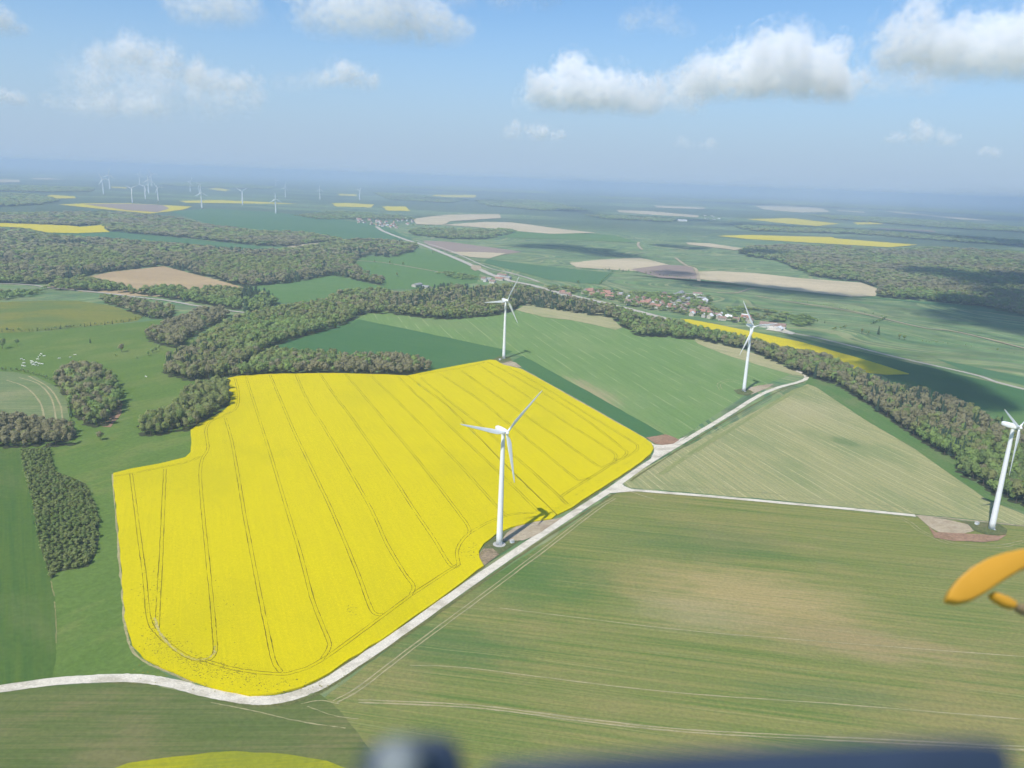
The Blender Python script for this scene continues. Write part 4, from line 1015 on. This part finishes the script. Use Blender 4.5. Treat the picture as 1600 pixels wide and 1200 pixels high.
def cabinet(x, y, s, lb, rz=.5):
    p = gp(x, y); r = empty('transformer_cabinet', p, rz); tag(r, lb, 'cabinet')
    bm = bmesh.new(); box(bm, (0, 0, 1.15 * s), (2.6 * s, 2.0 * s, 2.2 * s)); bmesh.ops.bevel(bm, geom=bm.edges[:], offset=.04, segments=1, affect='EDGES'); bm_obj('housing', bm, white, r)
    bm = bmesh.new(); box(bm, (0, 0, 2.36 * s), (2.9 * s, 2.3 * s, .2 * s)); bm_obj('roof', bm, conc, r)
    bm = bmesh.new(); box(bm, (.3 * s, -1.03 * s, 1.1 * s), (1.0 * s, .05, 1.8 * s)); bm_obj('door', bm, greyp, r)
    bm = bmesh.new(); box(bm, (0, 0, .04), (3.4 * s, 2.8 * s, .2)); bm_obj('base_slab', bm, conc, r)
cabinet(800, 848.5, .95, 'small white cabinet beside the base of the largest turbine')
cabinet(1526, 820, .95, 'small white cabinet left of the right-edge turbine base', .3)
cabinet(781, 563, .95, 'small white cabinet at the foot of the turbine on the field tip', .2)

# ------------------------------------------------------------------ houses
wallm = [plain('lime_wall', (.5, .45, .37, 1), .9, .1, .1, .4), plain('white_wall', (.58, .55, .5, 1), .9, .1, .06, .4)]
roofm = [plain('red_tiles', (.36, .19, .14, 1), .85, .1, .22, .5), plain('brown_tiles', (.28, .19, .15, 1), .85, .1, .2, .5), plain('grey_sheet', (.3, .3, .29, 1), .6, .2, .15, .4), plain('white_sheet', (.75, .75, .73, 1), .6, .2, .06, .4)]
dkm = plain('dark_opening', (.03, .03, .035, 1), .4, .4, .1, 1)
hm_cache = {}
def house_mesh(L_, W2, hw, hr, ri, wi, win=True):
    key = (L_, W2, hw, hr, ri, wi)
    if key in hm_cache: return hm_cache[key]
    bm = bmesh.new(); a, b = L_ / 2, W2 / 2
    v = [bm.verts.new(c) for c in ((-a, -b, 0), (a, -b, 0), (a, b, 0), (-a, b, 0), (-a, -b, hw), (a, -b, hw), (a, b, hw), (-a, b, hw), (-a, 0, hw + hr), (a, 0, hw + hr))]
    for f in ((0, 1, 5, 4), (2, 3, 7, 6), (1, 2, 6, 9, 5), (3, 0, 4, 8, 7)): bm.faces.new([v[i] for i in f])
    wm_ = bpy.data.meshes.new('wall'); bm.to_mesh(wm_); bm.free(); wm_.materials.append(wallm[wi])
    bm = bmesh.new(); o = .5; th = .25
    for s in (-1, 1):
        k = hr / b
        p = [(-a - o, s * (b + o), hw - o * k), (a + o, s * (b + o), hw - o * k), (a + o, 0, hw + hr + .02), (-a - o, 0, hw + hr + .02)]
        lo_ = [bm.verts.new(c) for c in p]; hi_ = [bm.verts.new((c[0], c[1], c[2] + th)) for c in p]
        bm.faces.new(hi_); bm.faces.new(lo_[::-1])
        for i in range(4): bm.faces.new((lo_[i], lo_[(i + 1) % 4], hi_[(i + 1) % 4], hi_[i]))
    bmesh.ops.recalc_face_normals(bm, faces=bm.faces)
    rm_ = bpy.data.meshes.new('roof'); bm.to_mesh(rm_); bm.free(); rm_.materials.append(roofm[ri])
    bm = bmesh.new(); box(bm, (a * .5, b * .25, hw + hr * .95 + .5), (.7, .6, 1.8)); cm_ = bpy.data.meshes.new('chimney'); bm.to_mesh(cm_); bm.free(); cm_.materials.append(wallm[0])
    bm = bmesh.new(); box(bm, (-a * .45, -b - .02, 1.05), (1.0, .1, 2.1)); dm_ = bpy.data.meshes.new('door'); bm.to_mesh(dm_); bm.free(); dm_.materials.append(dkm)
    bm = bmesh.new(); box(bm, (0, 0, 0), (1.0, .1, 1.2)); nm_ = bpy.data.meshes.new('window'); bm.to_mesh(nm_); bm.free(); nm_.materials.append(dkm)
    hm_cache[key] = (wm_, rm_, cm_, dm_, nm_, a, b, hw); return hm_cache[key]
def house(x, y, rz, dims, ri, wi, label, group, name='house', small=False, cat='house', chimney=True):
    p = gp(x, y)
    wm_, rm_, cm_, dm_, nm_, a, b, hw = house_mesh(*dims, ri, wi)
    r = empty(name, (p[0], p[1], 0), rz); tag(r, label, cat, group)
    def add(n, me, par):
        o = bpy.data.objects.new(n, me); COL.objects.link(o); o.parent = par; return o
    add('wall', wm_, r); rf = add('roof', rm_, r)
    if not small:
        if chimney: add('chimney', cm_, rf)
        add('door', dm_, r)
        for wx in (a * .1, a * .6): add('window', nm_, r).location = (wx, -b - .02, hw * .55)
DIM = [(11, 8, 4.5, 3), (14, 8.5, 4.8, 3.2), (9, 7.5, 4.2, 2.8), (18, 9, 5, 3.4), (12, 10, 5.5, 3.4)]
placed = []
def cluster(n, box_, slope, ri_w, label, group, small=False, sep=13, name='house', dims=DIM):
    x0, x1, y0, y1 = box_; k = 0
    for _ in range(n * 40):
        if k >= n: break
        x = random.uniform(x0, x1); y = random.uniform(y0, y1) + (x - (x0 + x1) / 2) * slope
        p = gp(x, y)[:2]
        if any(np.hypot(*(p - q)) < sep for q in placed): continue
        placed.append(p)
        ri = random.choices(range(4), ri_w)[0]
        house(x, y, random.choice((R(-28), R(62), R(-20), R(70))) + random.gauss(0, .08), random.choice(dims), ri, random.randrange(2), label, group, name, small); k += 1
VG = 'houses of the valley village'
VL = 'small pale walled house in the red roofed village along the highway'
cluster(7, (911, 929, 455, 465), .2, (6, 2, 0, 1), VL, VG)
cluster(8, (934, 955, 458, 467), .2, (5, 2, 1, 1), VL, VG)
cluster(4, (963, 982, 462, 467), .2, (2, 2, 2, 2), VL, VG)
cluster(20, (980, 1040, 469, 480), .12, (8, 2, 0, .3), VL, VG)
cluster(4, (1043, 1058, 479, 486), .2, (5, 2, 1, 1), VL, VG)
cluster(17, (1062, 1112, 481, 495), .12, (6, 3, 1, 1), VL, VG)
cluster(6, (1108, 1130, 492, 500), .15, (6, 3, 0, 2), VL, VG)
cluster(7, (1132, 1175, 496, 505), .12, (2, 2, 2, 3), VL, VG)
cluster(5, (870, 889, 458, 464), .15, (6, 2, 0, 1), 'red roofed house in the small group beside the highway before the village', 'houses beside the highway')
cluster(4, (751, 772, 437, 442), .1, (4, 3, 2, .5), 'low house near the highway works above the middle turbine', 'houses by the highway works')
BIGD = [(20, 10, 5, 2.5), (28, 11, 5, 2.6), (17, 10, 4.6, 2.4)]
cluster(12, (1036, 1102, 459, 475), .06, (1, 3, 6, 1), 'large grey farm shed in the yard at the back of the village', 'sheds at the back of the village', sep=30, name='farm_shed', dims=BIGD)
cluster(3, (776, 797, 432, 440), .1, (1, 3, 5, .5), 'pale works shed at the highway junction', 'works sheds at the highway', sep=26, name='works_shed', dims=BIGD)
cluster(2, (650, 670, 448, 451), .1, (1, 3, 3, 1), 'pale farm shed behind the broad wood', 'sheds behind the broad wood', sep=26, name='farm_shed', dims=BIGD)
cluster(34, (558, 622, 345, 354), .1, (9, 2, .3, .3), 'tiny red roofed house in the far village at the head of the highway', 'houses of the far village', True, 20, dims=DIM[1:])
cluster(14, (620, 645, 341, 351), .1, (2, 2, 3, 4), 'tiny pale house on the right side of the far village', 'pale houses of the far village', True, 20, dims=DIM[1:])
cluster(7, (1100, 1128, 337, 344), .05, (0, 1, 2, 6), 'tiny white building in the hamlet beyond the valley', 'buildings of the distant hamlet', True, 35, 'farm_building', BIGD)
house(1066, 346, .1, (60, 22, 8, 4), 3, 1, 'long white farm building far across the valley', None, 'farm_building', True, 'building')
house(1207, 512, R(-24), (44, 16, 5.5, 4), 1, 1, 'long white barn with dull red roof behind the turbine by the wood', None, 'barn', False, 'barn', False)
house(1217, 517, R(60), (16, 11, 5, 3), 3, 1, 'small white annex at the end of the long barn', None, 'barn', False, 'barn', False)
sheet('farmyard', [(1196, 516), (1212, 518), (1238, 524), (1242, 521), (1222, 514), (1205, 511)], gravel, 6, 'pale yard in front of the long white barn', 'yard')
sheet('farmyard', [(1030, 462), (1062, 458), (1098, 461), (1103, 467), (1090, 475), (1062, 476), (1036, 471)], crop('yard_gravel', (.42, .38, .32, 1), (.3, .27, .23, 1)), 5, 'grey yard around the sheds at the back of the village', 'yard')
sheet('road_works', [(738, 414), (752, 416), (752, 421), (742, 424), (735, 420)], dust, 7, 'pale bare ground beside the highway above the meadow', 'soil')

# ------------------------------------------------------------------ cattle
hide = plain('white_hide', (.78, .75, .68, 1), .8, .1, .06, 3)
def cow_mesh(graze):
    bm = bmesh.new()
    def tube(pts, n=8):
        rings = []
        for i, (p, rx, rz) in enumerate(pts):
            p = Vector(p); a = Vector(pts[max(0, i - 1)][0]); b = Vector(pts[min(len(pts) - 1, i + 1)][0])
            d = (b - a).normalized(); u = d.cross(Vector((0, 1, 0)))
            u = Vector((0, 0, 1)) if u.length < .1 else u.normalized(); w = d.cross(u).normalized()
            rings.append([bm.verts.new(p + w * rx * math.cos(t) + u * rz * math.sin(t)) for t in [2 * math.pi * k / n for k in range(n)]])
        for a, b in zip(rings[:-1], rings[1:]):
            for k in range(n): bm.faces.new((a[k], a[(k + 1) % n], b[(k + 1) % n], b[k]))
        bm.faces.new(rings[0][::-1]); bm.faces.new(rings[-1])
    tube([((-1.15, 0, 1.15), .15, .2), ((-1.0, 0, 1.08), .36, .4), ((-.4, 0, 1.0), .42, .45), ((.3, 0, .98), .4, .47), ((.8, 0, 1.03), .32, .42), ((1.1, 0, 1.15), .2, .3),
          ((1.4, 0, .95 if graze else 1.35), .14, .19), ((1.6, 0, .45 if graze else 1.45), .15, .16), ((1.75, 0, .22 if graze else 1.32), .09, .1), ((1.82, 0, .1 if graze else 1.22), .06, .06)])
    for x in (-.85, .75):
        for y in (-.24, .24):
            k = .06 if x < 0 else -.03
            tube([((x, y, .95), .15, .17), ((x + k, y, .6), .09, .1), ((x - k, y, .4), .06, .07), ((x, y, .02), .06, .07)], 6)
    tube([((-1.12, 0, 1.25), .03, .03), ((-1.3, 0, .9), .025, .025), ((-1.32, 0, .5), .05, .05)], 5)
    for y in (-1, 1): tube([((1.5, y * .12, .95 if graze else 1.55), .03, .04), ((1.48, y * .3, .93 if graze else 1.52), .05, .05)], 5)
    bmesh.ops.recalc_face_normals(bm, faces=bm.faces)
    me = bpy.data.meshes.new('cow'); bm.to_mesh(me); bm.free(); me.materials.append(hide)
    me.polygons.foreach_set('use_smooth', [True] * len(me.polygons)); return me
cm = [cow_mesh(True), cow_mesh(False)]
for i, (x, y) in enumerate([(135, 243), (150, 250), (145, 270), (155, 290), (195, 257), (197, 270), (210, 280), (222, 283), (235, 245), (240, 232), (257, 212), (275, 225), (228, 265), (240, 285), (262, 275), (152, 270), (140, 285), (245, 272), (205, 262), (250, 222), (218, 270)]):
    p = gp(x / 4, 500 + y / 4 + 1)
    o = bpy.data.objects.new('cow', cm[i % 2]); COL.objects.link(o); o.location = (p[0], p[1], .05); o.rotation_euler = (0, 0, random.uniform(0, 6.28)); o.scale = (1.15,) * 3
    tag(o, 'white cow in the herd grazing near the left edge of the upper meadow', 'cow', 'white cattle herd')
for (x, y, lb) in ((370, 240, 'white cow grazing alone between the herd and the right-hand pair'), (440, 233, 'left cow of the white pair in the upper meadow'), (470, 217, 'right cow of the white pair in the upper meadow'), (912, 354, 'single white cow near the broad wood')):
    p = gp(x / 4, 500 + y / 4 + 1); o = bpy.data.objects.new('cow', cm[0]); COL.objects.link(o); o.location = (p[0], p[1], .05); o.rotation_euler = (0, 0, random.uniform(0, 6.28)); o.scale = (1.15,) * 3
    tag(o, lb, 'cow')

# ------------------------------------------------------------------ the aircraft the picture is taken from
def cpt(px, py, d): return Vector(CAMP + (FW + IR * (px - 800) / F + IU * (600 - py) / F) * d)
navy = plain('navy_vinyl', (.026, .042, .075, 1), .55, .3, .1, 40)
greyk = plain('grey_plastic', (.2, .225, .225, 1), .5, .3, .05, 60)
def pad(name, outline_, d0, d1, mat, parent, bev):
    bm = bmesh.new()
    a = [bm.verts.new(cpt(x, y, d0)) for x, y in outline_]
    # the far side keeps the same size, it does not taper to the lens
    off = Vector(FW) * (d1 - d0) - Vector(IU) * (d1 - d0) * .75
    b = [bm.verts.new(v.co + off) for v in a]
    bm.faces.new(a); bm.faces.new(b[::-1])
    n = len(a)
    for i in range(n): bm.faces.new((a[i], b[i], b[(i + 1) % n], a[(i + 1) % n]))
    bmesh.ops.recalc_face_normals(bm, faces=bm.faces)
    if bev: bmesh.ops.bevel(bm, geom=bm.edges[:], offset=bev, segments=3, affect='EDGES', profile=.5)
    return bm_obj(name, bm, mat, parent, True)
r = empty('glareshield', cpt(1150, 1300, 0.11)); tag(r, 'blurred navy blue instrument cover along the bottom edge with a grey knob', 'instrument cover')
def unparent_keep(o, par): o.parent = par; o.matrix_parent_inverse = Matrix.Translation(par.location).inverted()
for nm, ol, d0, d1, mt, bv in (
    ('cover', [(760, 1188), (900, 1178), (1100, 1168), (1300, 1158), (1480, 1150), (1560, 1150), (1590, 1165), (1600, 1400), (700, 1400)], .1, .13, navy, .0016),
    ('hood', [(556, 1185), (575, 1158), (620, 1146), (690, 1144), (715, 1152), (722, 1185), (724, 1400), (545, 1400)], .102, .12, navy, .0016)):
    unparent_keep(pad(nm, ol, d0, d1, mt, r, bv), r)
bm = bmesh.new(); bmesh.ops.create_uvsphere(bm, u_segments=24, v_segments=14, radius=.0031, matrix=Matrix.Translation(cpt(622, 1194, .096)))
unparent_keep(bm_obj('knob', bm, greyk, r, True), r)

orange = plain('orange_paint', (.52, .265, .028, 1), .5, .3, .05, 20)
BD = .62
brownp = plain('worn_wood', (.2, .15, .085, 1), .6, .2, .15, 20)
blackp = plain('black_paint', (.05, .045, .04, 1), .5, .3, .05, 20)
pr_ = empty('propeller', cpt(2050, 930, BD)); tag(pr_, 'propeller blade with orange painted tip reaching in at the right edge', 'propeller')
bl = pad('blade', [(1668, 843), (1760, 838), (1860, 850), (1990, 890), (2000, 930), (1860, 905), (1760, 880), (1670, 872)], BD, BD + .008, blackp, None, .002); unparent_keep(bl, pr_)
tp = pad('blade_tip', [(1480, 936), (1486, 920), (1500, 902), (1520, 885), (1545, 871), (1572, 862), (1600, 856), (1667, 844), (1669, 872), (1630, 876), (1600, 887), (1570, 905), (1545, 922), (1520, 936), (1500, 940)], BD, BD + .008, orange, None, .002); unparent_keep(tp, pr_); 
b2 = pad('blade', [(1594, 941), (1700, 960), (1850, 970), (1990, 950), (1990, 985), (1850, 1010), (1700, 1000), (1590, 950)], BD + .015, BD + .022, brownp, None, .002); unparent_keep(b2, pr_)
t2_ = pad('blade_tip', [(1548, 925), (1556, 923), (1578, 931), (1593, 940.5), (1589, 949), (1572, 944), (1556, 935)], BD + .015, BD + .022, orange, None, .002); unparent_keep(t2_, pr_)
bpy.context.view_layer.update()
for c_, p_ in ((tp, bl), (t2_, b2)):
    mw = c_.matrix_world.copy(); c_.parent = p_; c_.matrix_parent_inverse = p_.matrix_world.inverted(); c_.matrix_basis = mw
bm = bmesh.new(); lathe(bm, [(.045, 0), (.045, .03), (.035, .06), (.015, .08), (.003, .085)], 24, M_=Matrix.Translation(cpt(2050, 930, BD - .01)) @ Vector(FW).to_track_quat('Z', 'Y').to_matrix().to_4x4())
unparent_keep(bm_obj('spinner', bm, blackp, pr_, True), pr_)
# ------------------------------------------------------------------ clouds
def cloud(lumps, base, label, alt=1000.0, dens=.02, soft=1.0, at=None, seed=0, group='cumulus clouds', nscale=1.0, flat=True, cat='cloud'):
    """One cumulus: a lumpy closed hull filled with scattering air; lumps are (px, py, r px) seen from the aircraft."""
    rr = random.Random(seed)
    d0 = ray(*base); d0 = d0 / np.linalg.norm(d0)
    t0 = alt / d0[2]
    B = CAMP + d0 * t0
    dist = t0 * (d0 @ FW)
    Ls = []
    for (x, y, r) in lumps:
        d = ray(x, y); k = dist * (1 + rr.uniform(-.03, .03))
        p = CAMP + d * k
        Ls.append((Vector(p - B), r / F * dist))
    for p, r in list(Ls):
        for _ in range(3):
            v = Vector((rr.gauss(0, 1), rr.gauss(0, 1), abs(rr.gauss(0, .8)))).normalized()
            Ls.append((p + v * r * rr.uniform(.6, 1.05), r * rr.uniform(.32, .58)))
    return build_cloud(Vector(B), Ls, label, dens, soft, seed, group, nscale)


def build_cloud(B, Ls, label, dens, soft, seed, group, nscale=1.0):
    zmin = min((p.z - r * .45) for p, r in Ls)
    mr = sum(r for p, r in Ls) / len(Ls)
    bm = bmesh.new()
    for p, r in Ls:
        bmesh.ops.create_icosphere(bm, subdivisions=3, radius=r * 1.3, matrix=Matrix.Translation(p))
    me = bpy.data.meshes.new('cloud'); bm.to_mesh(me); bm.free()
    tmp = bpy.data.objects.new('tmp', me); COL.objects.link(tmp)
    md = tmp.modifiers.new('r', 'REMESH'); md.mode = 'VOXEL'; md.voxel_size = mr * .16
    dg = bpy.context.evaluated_depsgraph_get()
    me2 = bpy.data.meshes.new_from_object(tmp.evaluated_get(dg)); me2.name = 'cloud'
    bpy.data.objects.remove(tmp); bpy.data.meshes.remove(me)
    m = bpy.data.materials.new('cloud_vapour'); t = NT(m)
    oc = t.n('ShaderNodeTexCoord').outputs['Object']
    nz = t.n('ShaderNodeTexNoise', ins={'Vector': t.mapping(oc, 0, (mr, mr, mr), (seed * 3.7, seed * 1.3, 0)), 'Scale': 1.25 * nscale, 'Detail': 7, 'Roughness': .66})
    off = t.n('ShaderNodeVectorMath', operation='SUBTRACT', ins={0: nz.outputs[1], 1: (.5, .5, .5)})
    sc = t.n('ShaderNodeVectorMath', operation='SCALE', ins={0: off.outputs[0]}); sc.inputs['Scale'].default_value = mr * 1.15
    q = t.n('ShaderNodeVectorMath', operation='ADD', ins={0: oc, 1: sc.outputs[0]}).outputs[0]
    tot = None
    for p, r in Ls:
        ds = t.n('ShaderNodeVectorMath', operation='DISTANCE', ins={0: q, 1: tuple(p)}).outputs['Value']
        x = t.math('DIVIDE', ds, r)
        e = t.math('SUBTRACT', 1.0, t.math('MULTIPLY', x, x), clamp=True)
        tot = e if tot is None else t.math('ADD', tot, e)
    fld = t.math('ADD', tot, t.math('MULTIPLY', t.math('SUBTRACT', nz.outputs[0], .5), 2.0))
    z = t.n('ShaderNodeSeparateXYZ', ins={0: oc}).outputs[2]
    fb = t.ramp(z, zmin - mr * .05, zmin + mr * 1.5)
    den = t.math('MULTIPLY', t.ramp(fld, .0, 1.5 * soft), fb)
    n3 = t.noise(t.mapping(oc, 0, (mr * .42, mr * .42, mr * .36), (seed, seed * 2.1, 0)), 1.0, 4, .6)
    den = t.math('MULTIPLY', den, t.ramp(n3, .36, .64, .12, 1.7))
    den = t.math('MULTIPLY', den, dens)
    pv = t.n('ShaderNodeVolumePrincipled', ins={'Color': (1, 1, 1, 1), 'Density': den, 'Anisotropy': -.1})
    o = t.n('ShaderNodeOutputMaterial'); t.t.links.new(pv.outputs[0], o.inputs['Volume'])
    ob = link('cloud', me2, m); ob.location = B
    tag(ob, label, 'cloud', group, 'thing')
    return ob
CL = [
 ([(1425, 60, 55), (1480, 85, 52), (1540, 75, 60), (1605, 70, 70), (1660, 80, 60), (1600, 105, 40), (1400, 90, 30)], (1520, 138), 'big white cumulus cut off by the right edge of the sky', .02, .5),
 ([(1115, 120, 45), (1165, 105, 52), (1220, 100, 58), (1275, 115, 50), (1310, 135, 34), (1080, 140, 28)], (1200, 168), 'broad white cumulus with twin humps high in the middle of the sky', .018, .5),
 ([(850, 150, 36), (900, 140, 46), (955, 145, 46), (1000, 160, 34)], (920, 192), 'white cumulus with flat base beside the twin-humped one', .016, .5),
 ([(800, 203, 18), (840, 204, 20), (870, 206, 14)], (830, 217), 'small thin pale cloud bank under the flat-based cumulus', .006, 1.3),
 ([(500, 20, 45), (560, 15, 62), (625, 20, 65), (680, 40, 48), (715, 55, 28)], (600, 76), 'large white cloud touching the top edge with a long sloping right flank', .016, .7),
 ([(300, 15, 42), (345, 15, 50), (385, 20, 38)], (345, 62), 'rounded white cloud at the top edge left of the large sloping one', .013, .8),
 ([(500, 122, 24), (535, 115, 32), (570, 125, 26)], (535, 146), 'small lone cloud below the large sloping one', .009, 1.3),
 ([(165, 85, 34), (210, 80, 40), (260, 98, 36), (300, 115, 30)], (220, 125), 'ragged faint cloud with a bright knob on its crest', .008, 1.4),
 ([(315, 122, 30), (350, 128, 32), (385, 130, 26)], (350, 158), 'ragged pale cloud with two bright tufts above the haze', .0085, 1.3),
 ([(110, 162, 28), (165, 160, 34), (215, 165, 28)], (160, 190), 'very faint wide cloud low over the wind farm', .003, 1.4),
 ([(0, 148, 22), (30, 150, 20)], (15, 168), 'small faint cloud at the left edge low in the sky', .006, 1.3),
 ([(-15, 30, 38), (15, 40, 28)], (5, 66), 'white cloud cut off by the left edge of the sky', .009, 1.3),
 ([(1400, 210, 16), (1440, 200, 22), (1480, 215, 18)], (1440, 230), 'small pale cloud under the big right-hand cumulus', .006, 1.2),
 ([(1535, 232, 12), (1555, 232, 13)], (1545, 246), 'tiny faint cloud puff at the far right', .005, 1.3),
 ([(985, 25, 28), (1030, 30, 36), (1065, 42, 26)], (1025, 62), 'thin greyish cloud near the top edge above the flat-based cumulus', .004, 1.4),
 ([(725, -5, 30), (790, -8, 38), (850, -5, 28)], (790, 16), 'flat sliver of cloud along the top edge of the sky', .006, 1.4),
 ([(1070, 220, 16), (1110, 221, 16)], (1095, 236), 'barely visible cloud low beneath the twin-humped cumulus', .0025, 1.4),
 ([(1020, 150, 34), (1055, 135, 36), (1000, 165, 28), (1080, 150, 30)], (1040, 182), 'thin grey cloud joining the two white cumulus in the middle of the sky', .006, 1.3),
 ([(120, 110, 40), (190, 125, 46), (260, 135, 50), (330, 150, 44), (385, 145, 34), (150, 170, 40), (230, 170, 40)], (250, 195), 'broad faint veil of cloud in the upper left sky', .0022, 1.6),
 ([(440, 130, 30), (480, 128, 30)], (460, 150), 'faint wisp left of the small lone cloud', .0022, 1.6),
 ([(1350, 130, 40), (1400, 115, 40), (1450, 120, 40)], (1400, 150), 'thin grey shelf under the big right-hand cumulus', .004, 1.4),
]
for i, (lm, bs, lb, dn, sf) in enumerate(CL):
    lm = [(x, y + 9, r * 1.1) for x, y, r in lm]; bs = (bs[0], bs[1] + 6)
    cloud(lm, bs, lb, dens=(dn if dn > .012 else dn * 2.6) * CLD, soft=sf, seed=i + 1)

# clouds overhead, out of the picture, whose shadows lie on the valley
def shade(spots, alt, label, seed, dens=.14):
    """spots: (px, py, r m) on the ground, carried up along the sun's direction to the cloud base."""
    up = np.array(sd) / sd[2] * alt
    Ps = [(gp(x, y) + up, r) for x, y, r in spots]
    B = sum(p for p, r in Ps) / len(Ps)
    Ls = [(Vector(p - B), r) for p, r in Ps]
    o = build_cloud(Vector(B), Ls, label, dens, 1.0, seed, 'cumulus clouds')
    return o
shade([(1530, 500, 130), (1560, 485, 150), (1600, 500, 150), (1650, 520, 150), (1600, 470, 150), (1510, 475, 90), (1660, 480, 150)], 1150, 'cumulus overhead that darkens the right-hand meadows', 51)
shade([(1262, 532, 55), (1310, 545, 60), (1360, 560, 65), (1400, 578, 75), (1440, 590, 75), (1470, 605, 75), (1505, 620, 70), (1530, 632, 50), (1410, 595, 55)], 1150, 'long thin cloud overhead that darkens the dark green valley field', 52)
shade([(830, 385, 110), (870, 386, 130), (915, 392, 140), (955, 399, 120)], 1300, 'cloud overhead that shades the valley field in the middle', 53)
shade([(1050, 428, 80), (1090, 444, 80), (1140, 447, 90), (1190, 452, 90), (1240, 458, 90), (1300, 464, 80)], 1200, 'thin cloud overhead that shades the band under the long tan field', 54)
shade([(1160, 351, 260), (1230, 355, 260), (1300, 358, 260), (1400, 362, 260), (1480, 370, 280), (1560, 378, 300), (1640, 386, 300)], 2000, 'long cloud overhead that shades the far wood above the yellow strip', 55)
shade([(900, 331, 220), (960, 337, 240), (1020, 341, 240), (1080, 344, 220)], 2400, 'cloud overhead that shades a far band of the valley', 56)
shade([(1190, 398, 110), (1080, 388, 90), (1040, 384, 90)], 1500, 'small cloud overhead that shades the valley near the kinked lane', 57)
shade([(1460, 430, 150), (1540, 445, 170), (1610, 440, 170)], 1400, 'cloud overhead that shades the wide valley forest', 58)
for o_ in [o for o in COL.objects if o.name.startswith('cloud') and o['label'].find('overhead') > 0]:
    bb = [o_.matrix_basis.translation + Vector(c) for c in o_.bound_box]
    print('shade cloud', o_['label'][:40], max(1200 - proj(c)[1] for c in bb) if 0 else ['%d,%d' % proj(c) for c in bb][:8:3])
